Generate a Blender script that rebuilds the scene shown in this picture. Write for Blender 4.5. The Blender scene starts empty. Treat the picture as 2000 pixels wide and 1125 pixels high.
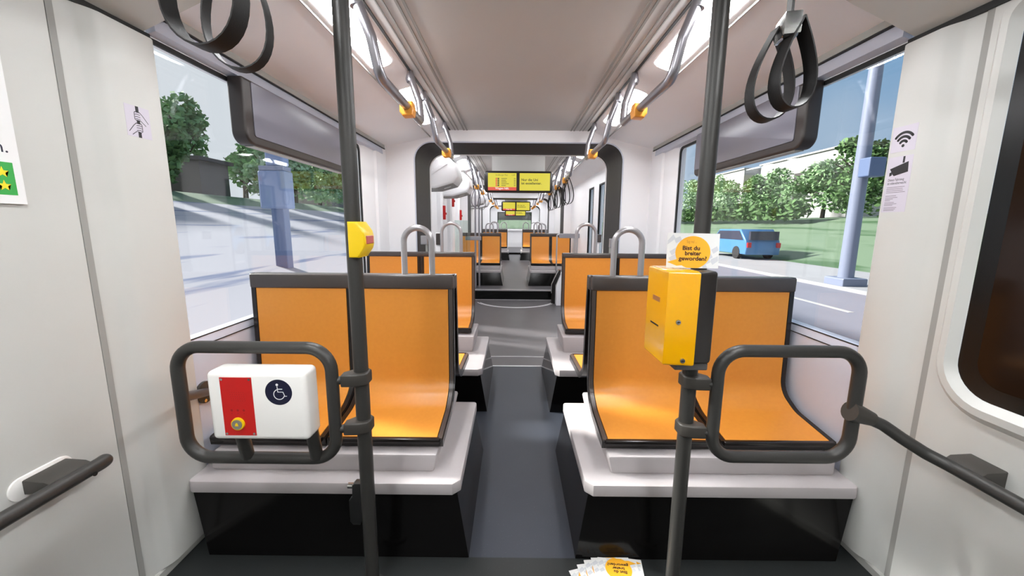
import bpy, bmesh, math, random
from mathutils import Vector, Matrix
random.seed(11)
SC = bpy.context.scene
COL = SC.collection
PI = math.pi
W = 1.335            # half width of the tram at the wall
ZC = 2.2             # ceiling height

# ------------------------------------------------------------------ materials
def srgb(r, g, b):
    f = lambda c: (c/255/12.92) if c/255 <= .04045 else ((c/255+.055)/1.055)**2.4
    return (f(r), f(g), f(b), 1)
MATS = {}
def mat(name, col, rough=.5, metal=0.0, spec=.5, emit=None, estr=0, noise=None, coat=0.0, bump=None):
    m = bpy.data.materials.new(name); m.use_nodes = True
    nt = m.node_tree; b = nt.nodes['Principled BSDF']
    b.inputs['Base Color'].default_value = col
    b.inputs['Roughness'].default_value = rough
    b.inputs['Metallic'].default_value = metal
    b.inputs['Specular IOR Level'].default_value = spec
    b.inputs['Coat Weight'].default_value = coat
    if emit:
        b.inputs['Emission Color'].default_value = emit
        b.inputs['Emission Strength'].default_value = estr
    if noise:      # (scale, amount)
        tc = nt.nodes.new('ShaderNodeTexCoord'); n = nt.nodes.new('ShaderNodeTexNoise')
        n.inputs['Scale'].default_value = noise[0]; n.inputs['Detail'].default_value = 4
        nt.links.new(tc.outputs['Object'], n.inputs['Vector'])
        r = nt.nodes.new('ShaderNodeValToRGB')
        a = noise[1]
        r.color_ramp.elements[0].position = .3; r.color_ramp.elements[1].position = .7
        r.color_ramp.elements[0].color = tuple(c*(1-a) for c in col[:3])+(1,)
        r.color_ramp.elements[1].color = tuple(min(1, c*(1+a)) for c in col[:3])+(1,)
        nt.links.new(n.outputs['Fac'], r.inputs['Fac']); nt.links.new(r.outputs['Color'], b.inputs['Base Color'])
    if bump:
        tc = nt.nodes.new('ShaderNodeTexCoord'); n = nt.nodes.new('ShaderNodeTexNoise')
        n.inputs['Scale'].default_value = bump[0]
        nt.links.new(tc.outputs['Object'], n.inputs['Vector'])
        bp = nt.nodes.new('ShaderNodeBump'); bp.inputs['Strength'].default_value = bump[1]; bp.inputs['Distance'].default_value = .002
        nt.links.new(n.outputs['Fac'], bp.inputs['Height']); nt.links.new(bp.outputs['Normal'], b.inputs['Normal'])
    MATS[name] = m
    return m

def glass_mat(name, tint, fac):
    m = bpy.data.materials.new(name); m.use_nodes = True
    nt = m.node_tree; nt.nodes.clear()
    o = nt.nodes.new('ShaderNodeOutputMaterial'); mx = nt.nodes.new('ShaderNodeMixShader')
    t = nt.nodes.new('ShaderNodeBsdfTransparent'); g = nt.nodes.new('ShaderNodeBsdfGlossy')
    t.inputs['Color'].default_value = tint; g.inputs['Roughness'].default_value = .03
    mx.inputs['Fac'].default_value = fac
    nt.links.new(t.outputs[0], mx.inputs[1]); nt.links.new(g.outputs[0], mx.inputs[2]); nt.links.new(mx.outputs[0], o.inputs[0])
    return m

M_panel = mat('front_panel_white', srgb(199, 199, 195), .38, noise=(3, .015), bump=(900, .05))
M_white = mat('lining_white', srgb(244, 243, 245), .42, noise=(2, .015))
M_ceil = mat('ceiling_grey_white', srgb(200, 199, 197), .6, noise=(1.5, .02))
M_sill = mat('sill_grey', srgb(198, 202, 216), .4, noise=(2, .02))
M_tray = mat('tray_plastic', srgb(180, 174, 175), .45, noise=(30, .012))
M_seal = mat('grey_rubber', srgb(150, 149, 145), .6)
M_kick = mat('kick_strip', srgb(170, 170, 165), .45)
M_black = mat('black_gap', srgb(14, 14, 14), .6)
M_plinth = mat('black_plinth', srgb(12, 11, 11), .12, spec=.2, noise=(120, .2))
M_dark = mat('anthracite_paint', srgb(58, 57, 55), .38, metal=.25, noise=(300, .06), bump=(1500, .12))
M_clamp = mat('clamp_paint', srgb(60, 57, 53), .45, metal=.1, bump=(1200, .1))
M_steel = mat('brushed_steel', srgb(172, 169, 172), .3, metal=.55)
M_rail = mat('satin_rail', srgb(160, 158, 164), .28, metal=.8)
M_chrome = mat('chrome', srgb(200, 200, 198), .12, metal=1)
M_frame = mat('seat_frame_grey', srgb(70, 64, 62), .3, noise=(60, .03))
M_lip = mat('seat_edge_black', srgb(26, 22, 21), .22)
M_portal = mat('gangway_rubber', srgb(56, 53, 52), .5, noise=(40, .06))
M_yellow = mat('yellow_enamel', srgb(236, 170, 0), .2, coat=.4)
M_stop = mat('yellow_plastic', srgb(243, 205, 14), .28)
M_knob = mat('orange_plastic', srgb(245, 165, 60), .35)
M_red = mat('red_enamel', srgb(190, 11, 9), .45)
M_red2 = mat('red_button', srgb(190, 90, 85), .35)
M_box = mat('white_enamel', srgb(240, 238, 234), .25, bump=(1600, .06))
M_navy = mat('navy_print', srgb(13, 16, 46), .4)
M_print = mat('print_white', srgb(235, 235, 235), .5)
M_ink = mat('print_black', srgb(18, 15, 20), .5)
M_grey_ink = mat('print_grey', srgb(120, 115, 125), .5)
M_sticker = mat('sticker_lilac', srgb(200, 194, 206), .5)
M_card = mat('card_white', srgb(228, 228, 226), .5)
M_cardpat = mat('card_pale_grey', srgb(204, 206, 210), .5)
M_bubble = mat('bubble_orange', srgb(247, 178, 40), .5)
M_text = mat('print_brown', srgb(60, 32, 20), .5)
M_green = mat('poster_green', srgb(52, 165, 72), .5)
M_star = mat('star_yellow', srgb(250, 220, 40), .5)
M_strap = mat('black_leather', srgb(22, 21, 21), .55, spec=.3, bump=(400, .15))
M_strapedge = mat('strap_edge', srgb(90, 88, 84), .6)
M_display = mat('display_face', srgb(108, 106, 117), .3)
M_displayd = mat('display_housing', srgb(50, 44, 42), .38)
M_dglass = mat('dark_door_glass', srgb(34, 22, 14), .1, spec=.22)  # brown reflection on the pane is put into its base colour
M_dborder = mat('black_ceramic_border', srgb(16, 17, 17), .25, spec=.3)
M_glass = glass_mat('window_glass', (.97, .985, .985, 1), .055)
M_pglass = glass_mat('partition_glass', (.86, .93, .91, 1), .07)
LAMPS = [mat('lamp_diffuser', (.9, .9, .9, 1), .4, emit=(.975, .985, 1, 1), estr=e) for e in (52.0, 42.0, 30.0, 24.0)]
M_scr = mat('screen_yellow', (.02, .02, .02, 1), .3, emit=srgb(236, 222, 62), estr=.85)
M_scrR = mat('screen_red', (.02, .02, .02, 1), .3, emit=srgb(240, 92, 70), estr=.85)
M_scrT = mat('screen_text', (.02, .02, .02, 1), .4, emit=srgb(70, 66, 20), estr=.5)
M_scrW = mat('screen_text_white', (.02, .02, .02, 1), .4, emit=(1, 1, 1, 1), estr=.85)
M_scrG = mat('screen_text_grey', (.02, .02, .02, 1), .4, emit=srgb(190, 178, 70), estr=.6)
M_monbez = mat('monitor_bezel', srgb(30, 25, 24), .3)
M_pave = mat('pale_paving', srgb(205, 202, 214), .8)
M_road = mat('asphalt', srgb(128, 128, 140), .8, noise=(.6, .06))
M_kerb = mat('pale_concrete', srgb(156, 155, 158), .8, noise=(.8, .05))
M_lawn = mat('lawn_green', srgb(150, 186, 145), .9)
M_bark = mat('bark', srgb(80, 66, 54), .9)
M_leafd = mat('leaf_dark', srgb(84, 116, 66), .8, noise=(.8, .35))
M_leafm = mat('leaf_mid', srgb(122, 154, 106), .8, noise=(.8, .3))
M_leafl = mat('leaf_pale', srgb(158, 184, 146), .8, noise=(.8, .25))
M_bdark = mat('dark_render', srgb(66, 60, 60), .8)
M_bbrown = mat('grey_brown_render', srgb(150, 138, 136), .8)
M_bwhite = mat('white_render', srgb(178, 176, 174), .8)
M_pylon = mat('pylon_blue_grey', srgb(122, 138, 172), .5)
M_pylond = mat('pylon_slate', srgb(92, 108, 142), .5)
M_mast = mat('mast_grey', srgb(122, 129, 150), .5)
M_carb = mat('car_blue', srgb(70, 122, 172), .3)
M_card2 = mat('car_dark', srgb(48, 48, 66), .3)
M_tyre = mat('tyre', srgb(30, 28, 30), .7)

# orange seat veneer: fine warm grain
def seat_mat():
    m = mat('orange_seat_shell', srgb(226, 144, 52), .33, spec=.45)
    nt = m.node_tree; b = nt.nodes['Principled BSDF']
    tc = nt.nodes.new('ShaderNodeTexCoord'); n = nt.nodes.new('ShaderNodeTexNoise')
    n.inputs['Scale'].default_value = 60; n.inputs['Detail'].default_value = 5
    nt.links.new(tc.outputs['Object'], n.inputs['Vector'])
    r = nt.nodes.new('ShaderNodeValToRGB')
    r.color_ramp.elements[0].color = srgb(213, 137, 50); r.color_ramp.elements[1].color = srgb(223, 148, 58)
    nt.links.new(n.outputs['Fac'], r.inputs['Fac']); nt.links.new(r.outputs['Color'], b.inputs['Base Color'])
    return m
M_orange = seat_mat()

# speckled dark rubber floors
def floor_mat(name, base, speck, rough):
    m = mat(name, base, rough, spec=.4)
    nt = m.node_tree; b = nt.nodes['Principled BSDF']
    tc = nt.nodes.new('ShaderNodeTexCoord')
    v = nt.nodes.new('ShaderNodeTexVoronoi'); v.inputs['Scale'].default_value = 170
    n = nt.nodes.new('ShaderNodeTexNoise'); n.inputs['Scale'].default_value = 4; n.inputs['Detail'].default_value = 6
    nt.links.new(tc.outputs['Object'], v.inputs['Vector']); nt.links.new(tc.outputs['Object'], n.inputs['Vector'])
    lt = nt.nodes.new('ShaderNodeMath'); lt.operation = 'LESS_THAN'; lt.inputs[1].default_value = .1
    nt.links.new(v.outputs['Distance'], lt.inputs[0])
    sep = nt.nodes.new('ShaderNodeSeparateColor'); nt.links.new(v.outputs['Color'], sep.inputs[0])
    gt = nt.nodes.new('ShaderNodeMath'); gt.operation = 'GREATER_THAN'; gt.inputs[1].default_value = .86
    nt.links.new(sep.outputs[0], gt.inputs[0])
    mu = nt.nodes.new('ShaderNodeMath'); mu.operation = 'MULTIPLY'
    nt.links.new(lt.outputs[0], mu.inputs[0]); nt.links.new(gt.outputs[0], mu.inputs[1])
    r = nt.nodes.new('ShaderNodeValToRGB')
    r.color_ramp.elements[0].color = tuple(c*.86 for c in base[:3])+(1,)
    r.color_ramp.elements[1].color = tuple(c*1.14 for c in base[:3])+(1,)
    nt.links.new(n.outputs['Fac'], r.inputs['Fac'])
    mx = nt.nodes.new('ShaderNodeMixRGB'); mx.inputs[2].default_value = speck
    nt.links.new(mu.outputs[0], mx.inputs[0]); nt.links.new(r.outputs['Color'], mx.inputs[1])
    nt.links.new(mx.outputs[0], b.inputs['Base Color'])
    return m
M_floor0 = floor_mat('front_floor_rubber', srgb(33, 36, 36), srgb(90, 92, 90), .5)
M_floor1 = floor_mat('aisle_floor_rubber', srgb(52, 56, 65), srgb(120, 122, 128), .5)
M_floor2 = floor_mat('gangway_floor', srgb(88, 85, 88), srgb(150, 150, 152), .42)

# pale paving with long blue-grey bands lying along the tracks
def paving():
    nt = M_pave.node_tree; b = nt.nodes['Principled BSDF']
    tc = nt.nodes.new('ShaderNodeTexCoord'); mp = nt.nodes.new('ShaderNodeMapping')
    mp.inputs['Scale'].default_value = (1.3, .12, .3)
    n = nt.nodes.new('ShaderNodeTexNoise'); n.inputs['Scale'].default_value = 1.6; n.inputs['Detail'].default_value = 3
    r = nt.nodes.new('ShaderNodeValToRGB')
    r.color_ramp.elements[0].position = .36; r.color_ramp.elements[0].color = srgb(92, 102, 132)
    r.color_ramp.elements[1].position = .45; r.color_ramp.elements[1].color = srgb(156, 155, 163)
    nt.links.new(tc.outputs['Object'], mp.inputs[0]); nt.links.new(mp.outputs[0], n.inputs['Vector'])
    nt.links.new(n.outputs['Fac'], r.inputs['Fac']); nt.links.new(r.outputs['Color'], b.inputs['Base Color'])
paving()
def lawnmat():
    nt = M_lawn.node_tree; b = nt.nodes['Principled BSDF']
    tc = nt.nodes.new('ShaderNodeTexCoord'); mp = nt.nodes.new('ShaderNodeMapping')
    mp.inputs['Scale'].default_value = (.5, .08, .3)
    n = nt.nodes.new('ShaderNodeTexNoise'); n.inputs['Scale'].default_value = 1.5; n.inputs['Detail'].default_value = 3
    r = nt.nodes.new('ShaderNodeValToRGB')
    r.color_ramp.elements[0].position = .33; r.color_ramp.elements[0].color = srgb(62, 92, 58)
    r.color_ramp.elements[1].position = .45; r.color_ramp.elements[1].color = srgb(104, 124, 99)
    nt.links.new(tc.outputs['Object'], mp.inputs[0]); nt.links.new(mp.outputs[0], n.inputs['Vector'])
    nt.links.new(n.outputs['Fac'], r.inputs['Fac']); nt.links.new(r.outputs['Color'], b.inputs['Base Color'])
lawnmat()

# ------------------------------------------------------------------ object helpers
ORG = {}
def tag(o, label=None, cat=None, group=None, kind=None):
    if label: o['label'] = label
    if cat: o['category'] = cat
    if group: o['group'] = group
    if kind: o['kind'] = kind
    return o
def thing(name, loc, label, cat, group=None):
    o = bpy.data.objects.new(name, None); COL.objects.link(o)
    o.empty_display_size = .05
    o.location = loc; ORG[o.name] = Vector(loc)
    return tag(o, label, cat, group)
def obj(name, bm, m, parent=None, smooth=None, origin=None):
    """link a bmesh (built in world coordinates) as one mesh object"""
    bmesh.ops.remove_doubles(bm, verts=bm.verts, dist=1e-6)
    bmesh.ops.recalc_face_normals(bm, faces=bm.faces)
    if parent is not None: org = ORG[parent.name]
    elif origin is not None: org = Vector(origin)
    else:
        xs = [v.co.x for v in bm.verts]; ys = [v.co.y for v in bm.verts]; zs = [v.co.z for v in bm.verts]
        org = Vector(((min(xs)+max(xs))/2, (min(ys)+max(ys))/2, min(zs)))
    bmesh.ops.translate(bm, verts=bm.verts, vec=-org)
    me = bpy.data.meshes.new(name); bm.to_mesh(me); bm.free()
    ms = m if isinstance(m, (list, tuple)) else [m]
    for k in ms: me.materials.append(k)
    o = bpy.data.objects.new(name, me); COL.objects.link(o)
    if parent is not None: o.parent = parent
    else: o.location = org
    ORG[o.name] = org
    if smooth:
        me.polygons.foreach_set('use_smooth', [True]*len(me.polygons))
        try: me.set_sharp_from_angle(angle=math.radians(smooth))
        except Exception: pass
    return o
def struct(name, bm, m, parent=None, smooth=None):
    o = obj(name, bm, m, parent, smooth)
    if parent is None: o['kind'] = 'structure'
    return o
def B(): return bmesh.new()

def box(bm, x0, x1, y0, y1, z0, z1, bev=0, seg=2):
    r = bmesh.ops.create_cube(bm, size=1)
    vs = r['verts']
    bmesh.ops.scale(bm, vec=(abs(x1-x0), abs(y1-y0), abs(z1-z0)), verts=vs)
    bmesh.ops.translate(bm, vec=((x0+x1)/2, (y0+y1)/2, (z0+z1)/2), verts=vs)
    if bev:
        es = list({e for v in vs for e in v.link_edges})
        bmesh.ops.bevel(bm, geom=es, offset=bev, segments=seg, affect='EDGES', profile=.5)
def prism(bm, pts, axis, a, b, bev=0, seg=2):
    """extrude a polygon (2-D points) along axis between a and b. axis x: pts=(y,z); y: (x,z); z: (x,y)"""
    def P(p, t):
        return {'x': (t, p[0], p[1]), 'y': (p[0], t, p[1]), 'z': (p[0], p[1], t)}[axis]
    A = [bm.verts.new(P(p, a)) for p in pts]; Bv = [bm.verts.new(P(p, b)) for p in pts]
    n = len(pts); fs = []
    fs.append(bm.faces.new(A)); fs.append(bm.faces.new(Bv[::-1]))
    for i in range(n):
        fs.append(bm.faces.new((A[i], Bv[i], Bv[(i+1) % n], A[(i+1) % n])))
    bmesh.ops.recalc_face_normals(bm, faces=fs)
    if bev:
        es = list(set(fs[0].edges) | set(fs[1].edges))
        bmesh.ops.bevel(bm, geom=es, offset=bev, segments=seg, affect='EDGES', profile=.5)
def rrect(x0, x1, y0, y1, r, n=5, rs=None):
    """rounded rectangle, radii (bl, br, tr, tl)"""
    rs = rs or (r, r, r, r); out = []
    for (cx, cy, a0, k) in ((x0, y0, PI, 0), (x1, y0, 1.5*PI, 1), (x1, y1, 0, 2), (x0, y1, .5*PI, 3)):
        q = rs[k]
        ux = cx+q if cx == x0 else cx-q; uy = cy+q if cy == y0 else cy-q
        if q <= 0: out.append((cx, cy)); continue
        for i in range(n+1):
            a = a0+i*PI/2/n; out.append((ux+q*math.cos(a), uy+q*math.sin(a)))
    return out
def fillet(pts, r, n=6):
    P = [Vector(p) for p in pts]; out = [P[0]]
    for i in range(1, len(P)-1):
        a, b, c = P[i-1], P[i], P[i+1]
        d1 = (a-b); d2 = (c-b); l1 = d1.length; l2 = d2.length; d1.normalize(); d2.normalize()
        ang = d1.angle(d2)
        if ang > PI-.02: out.append(b); continue
        t = min(r/math.tan(ang/2), l1*.49, l2*.49); rr = t*math.tan(ang/2)
        cen = b+(d1+d2).normalized()*(rr/math.sin(ang/2))
        s = b+d1*t; e = b+d2*t
        u = s-cen; v = e-cen; th = u.angle(v)
        for k in range(n+1):
            f = k/n
            out.append(cen+(u*math.sin((1-f)*th)+v*math.sin(f*th))/math.sin(th))
    out.append(P[-1]); return out
def tube(bm, pts, r, seg=14, fil=0, closed=False, cap=True, sect=None, up=None, nf=6):
    """sweep a circle (or the section sect=[(u,v)..]) along pts"""
    P = [Vector(p) for p in pts]
    if fil and not closed: P = fillet(P, fil, nf)
    n = len(P); rings = []
    T = []
    for i in range(n):
        if closed: t = P[(i+1) % n]-P[i-1]
        elif i == 0: t = P[1]-P[0]
        elif i == n-1: t = P[-1]-P[-2]
        else: t = (P[i+1]-P[i]).normalized()+(P[i]-P[i-1]).normalized()
        T.append(t.normalized())
    u = None
    rad = r if callable(r) else (lambda i: r)
    for i in range(n):
        t = T[i]
        if up is not None:
            ref = Vector(up); u = ref-t*ref.dot(t); u.normalize()
        elif u is None:
            ref = Vector((0, 0, 1)) if abs(t.z) < .9 else Vector((1, 0, 0))
            u = (ref-t*ref.dot(t)).normalized()
        else:
            u = (u-t*u.dot(t)).normalized()
        v = t.cross(u)
        if sect: ring = [bm.verts.new(P[i]+u*a+v*b) for a, b in sect]
        else:
            q = rad(i)
            ring = [bm.verts.new(P[i]+u*q*math.cos(2*PI*k/seg)+v*q*math.sin(2*PI*k/seg)) for k in range(seg)]
        rings.append(ring)
    m = len(rings[0])
    for i in range(n if closed else n-1):
        a, b = rings[i], rings[(i+1) % n]
        for k in range(m): bm.faces.new((a[k], a[(k+1) % m], b[(k+1) % m], b[k]))
    if cap and not closed:
        bm.faces.new(rings[0][::-1]); bm.faces.new(rings[-1])
def cyl(bm, p, q, r, seg=20, r2=None):
    r2 = r if r2 is None else r2
    tube(bm, [p, q], lambda i: r if i == 0 else r2, seg)
def disc(bm, c, nrm, r, t, seg=32):
    c = Vector(c); nrm = Vector(nrm).normalized(); cyl(bm, c, c+nrm*t, r, seg)
class Plane:
    """a local drawing plane: origin + right + up (normal = right x up), used for printed marks on real surfaces"""
    def __init__(s, o, right, up):
        s.o = Vector(o); s.r = Vector(right).normalized(); s.u = Vector(up).normalized(); s.n = s.r.cross(s.u).normalized()
    def p(s, x, y, h=0): return s.o+s.r*x+s.u*y+s.n*h
    def poly(s, bm, pts, h0=.0002, h1=.0006):
        A = [bm.verts.new(s.p(x, y, h0)) for x, y in pts]; C = [bm.verts.new(s.p(x, y, h1)) for x, y in pts]
        n = len(pts)
        f1 = bm.faces.new(A[::-1]); f2 = bm.faces.new(C)
        for i in range(n): bm.faces.new((A[i], A[(i+1) % n], C[(i+1) % n], C[i]))
        if n > 4: bmesh.ops.triangulate(bm, faces=[f1, f2])
    def rect(s, bm, x0, x1, y0, y1, h0=.0002, h1=.0006): s.poly(bm, [(x0, y0), (x1, y0), (x1, y1), (x0, y1)], h0, h1)
    def circ(s, bm, x, y, r, h0=.0002, h1=.0006, n=28): s.poly(bm, [(x+r*math.cos(2*PI*i/n), y+r*math.sin(2*PI*i/n)) for i in range(n)], h0, h1)
    def stroke(s, bm, pts, w, h0=.0002, h1=.0006, closed=False):
        """thick polyline with round ends drawn as one ribbon"""
        P = [Vector(q) for q in pts]; n = len(P); L = []; R = []
        for i in range(n):
            if closed: t = P[(i+1) % n]-P[i-1]
            else: t = P[min(i+1, n-1)]-P[max(i-1, 0)]
            t.normalize(); k = Vector((-t.y, t.x))*w/2; L.append(P[i]+k); R.append(P[i]-k)
        for i in range(n if closed else n-1):
            j = (i+1) % n
            s.poly(bm, [R[i], R[j], L[j], L[i]], h0, h1)
        if not closed:
            s.circ(bm, P[0].x, P[0].y, w/2, h0, h1, 12); s.circ(bm, P[-1].x, P[-1].y, w/2, h0, h1, 12)
    def text(s, bm, body, size, x, y, align='LEFT', bold=0, sx=1.0, h0=.0006, ext=.00015, width=None):
        cu = bpy.data.curves.new('lettering', 'FONT'); cu.body = body; cu.size = size
        cu.align_x = align; cu.offset = bold; cu.extrude = ext; cu.resolution_u = 3
        o = bpy.data.objects.new('lettering', cu); COL.objects.link(o)
        dg = bpy.context.evaluated_depsgraph_get()
        me = bpy.data.meshes.new_from_object(o.evaluated_get(dg))
        t = bmesh.new(); t.from_mesh(me)
        if width:
            a_ = min(v.co.x for v in t.verts); sx = width/(max(v.co.x for v in t.verts)-a_); x -= a_*sx
        for v in t.verts: v.co = s.p(x+v.co.x*sx, y+v.co.y, h0+ext+v.co.z)
        t.to_mesh(me); t.free()
        bm.from_mesh(me)
        bpy.data.meshes.remove(me); bpy.data.objects.remove(o); bpy.data.curves.remove(cu)

# ------------------------------------------------------------------ camera (2000 x 1125, 765 px focal length)
F = 765.0
def camera():
    vp = (1003., 438.); roll = math.radians(.5)
    Yc = Vector(((vp[0]-1000)/F, (562.5-vp[1])/F, 1)).normalized()
    up = Vector((math.sin(roll), math.cos(roll), 0))
    Zc = (up-Yc*up.dot(Yc)).normalized()
    Xc = Yc.cross(Zc)
    if Xc.x < 0: Xc = -Xc
    m = Matrix(((Xc.x, Xc.y, -Xc.z), (Yc.x, Yc.y, -Yc.z), (Zc.x, Zc.y, -Zc.z))).to_4x4()
    m.translation = Vector((-.045, 0, 1.3))
    cd = bpy.data.cameras.new('camera'); cd.sensor_width = 36; cd.lens = F/2000*36; cd.clip_start = .02; cd.clip_end = 400
    c = bpy.data.objects.new('camera', cd); COL.objects.link(c); c.matrix_world = m; SC.camera = c
camera()

# ------------------------------------------------------------------ the setting: floors
YB = -1.7     # closing wall behind the viewer
b = B(); box(b, -W-.1, W+.1, YB, 1.356, -.08, 0); struct('floor', b, M_floor0)
b = B(); box(b, -1.2, 1.2, 1.356, 3.47, -.08, 0); struct('floor', b, M_floor1)
for s_ in (-1, 1):
    b = B(); box(b, s_*1.2, s_*(W+.1), 1.356, 3.47, -.08, 0); struct('floor', b, M_floor0)
b = B(); box(b, -W-.1, W+.1, 3.47, 6.75, -.08, 0); struct('floor', b, M_floor2)
b = B(); box(b, -W-.1, W+.1, 6.76, 14.9, -.08, .17); struct('floor', b, M_floor2)
b = B(); box(b, -W-.1, W+.1, 14.91, 18.6, -.08, .24); struct('floor', b, M_floor2)
b = B(); box(b, -W, W, 6.735, 6.76, .0, .15); struct('trim_1', b, M_plinth)
b = B(); box(b, -W, W, 6.725, 6.79, .15, .175, .004); struct('trim_2', b, M_steel)
b = B(); box(b, -W, W, 14.89, 14.91, .17, .235); struct('trim_3', b, M_plinth)
b = B(); box(b, -W, W, 3.465, 3.48, 0, .0035); struct('trim_4', b, M_white)
def arc(r, cy, a0, a1, n=28): return [(r*math.sin(a0+(a1-a0)*i/n), cy-r*math.cos(a0+(a1-a0)*i/n), .001) for i in range(n+1)]
for k, (r, cy, a) in enumerate(((.70, 6.74, 1.15), (.665, 6.74, 1.1))):
    b = B(); tube(b, arc(r, cy, -a, a), .005, 6, sect=[(-.001, -.006), (.002, -.006), (.002, .006), (-.001, .006)], up=(0, 0, 1)); struct('trim_%d' % (5+k), b, M_white)
b = B(); tube(b, [(x/20*.7, 3.74-.06*(x/20)**2, .001) for x in range(-20, 21)], .005, sect=[(-.001, -.004), (.002, -.004), (.002, .004), (-.001, .004)], up=(0, 0, 1)); struct('trim_7', b, M_white)
b = B(); box(b, -W, W, 6.70, 6.712, 0, .003); struct('trim_8', b, M_white)

# ------------------------------------------------------------------ ceilings and coves
def ceiling_car(y0, y1, w):
    b = B(); box(b, -.69, .69, y0, y1, ZC, ZC+.04)
    struct('ceiling', b, M_ceil)
    for s in (-1, 1):
        b = B()
        prism(b, [(s*.69, ZC), (s*.70, ZC+.05), (s*(w+.06), ZC+.05), (s*(w+.06), 2.02), (s*w, 2.035), (s*1.06, 2.09), (s*.86, 2.14), (s*.70, ZC-.005)], 'y', y0, y1)
        struct('ceiling', b, M_white, smooth=20)
ceiling_car(YB, 4.0, W)
ceiling_car(4.36, 8.3, 1.15)
ceiling_car(8.55, 11.7, 1.15)
ceiling_car(11.95, 14.5, 1.15)
ceiling_car(14.75, 18.6, 1.1)
tn = 9
def trim(bm, m, smooth=None):
    global tn
    o = struct('trim_%d' % tn, bm, m, smooth=smooth); tn += 1; return o
for s in (-1, 1):
    for (y0, y1) in ((YB, 4.0), (4.36, 8.3), (8.55, 11.7)):
        for x, wd, m in ((.505, .012, M_seal), (.535, .012, M_seal), (.59, .006, M_seal), (.62, .006, M_seal), (.672, .014, M_black)):
            b = B(); box(b, s*x-wd/2, s*x+wd/2, y0, y1, ZC-.004, ZC+.01); trim(b, m)
        # seam between lamp strip and side lining
        b = B(); box(b, s*.862-.002, s*.862+.002, y0, y1, 2.128, 2.145); trim(b, M_seal)

# light strips recessed in the coves (real lamps of the tram)
def cove_lamp(s, y0, y1, label, lamp):
    # lies on the slope between (.70, 2.195) and (.86, 2.14)
    t = thing('ceiling_light', (s*.78, (y0+y1)/2, 2.165), label, 'light', 'light strips along the ceiling coves')
    o = Vector((s*.78, (y0+y1)/2, 2.1668)); u = Vector((s*.16, 0, -.055)).normalized(); pl = Plane(o, (0, s, 0), u)
    # normal must look down
    if pl.n.z > 0: pl = Plane(o, (0, -s, 0), u)
    L = (y1-y0)/2
    b = B(); pl.poly(b, rrect(-L-.012, L+.012, -.072, .072, .05), -.006, .001); obj('lamp_frame', b, M_white, t)
    b = B(); pl.poly(b, rrect(-L, L, -.06, .06, .045), -.002, .0025); obj('diffuser', b, lamp, t)
for s, nm in ((-1, 'left'), (1, 'right')):
    for k, (y0, y1) in enumerate(((-1.35, -.45), (-.2, .75), (1.40, 2.36), (2.74, 3.6))):
        pos = ['glowing light strip in the %s ceiling cove behind the viewer', 'glowing light strip in the %s ceiling cove above the front hanging straps', 'glowing light strip in the %s ceiling cove above the nearer grab rail',
               'glowing light strip in the %s ceiling cove just before the gangway'][k] % nm
        cove_lamp(s, y0, y1, pos, LAMPS[max(0, k-1)])
    for k, (y0, y1) in enumerate(((4.5, 5.3), (5.6, 6.5), (6.8, 7.9), (8.8, 9.9), (10.3, 11.4), (12.1, 13.1), (13.4, 14.3), (15, 16.2), (16.6, 18))):
        cove_lamp(s, y0, y1, 'glowing light strip in the %s ceiling cove beyond the first gangway, %s in line' % (nm, ['first', 'second', 'third', 'fourth', 'fifth', 'sixth', 'seventh', 'eighth', 'last'][k]), LAMPS[3])

# front cove apron (real ceiling edge above the door pillars)
for s in (-1, 1):
    b = B(); prism(b, [(s*(W-.005), 1.945), (s*1.10, 2.045), (s*.98, 2.105), (s*.98, 2.13), (s*1.10, 2.075), (s*W, 1.975)], 'y', YB, 1.47); struct('ceiling', b, M_panel, smooth=20)
    b = B(); box(b, s*(W-.012), s*(W+.02), YB, 1.49, 1.925, 1.945); trim(b, M_black)

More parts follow.
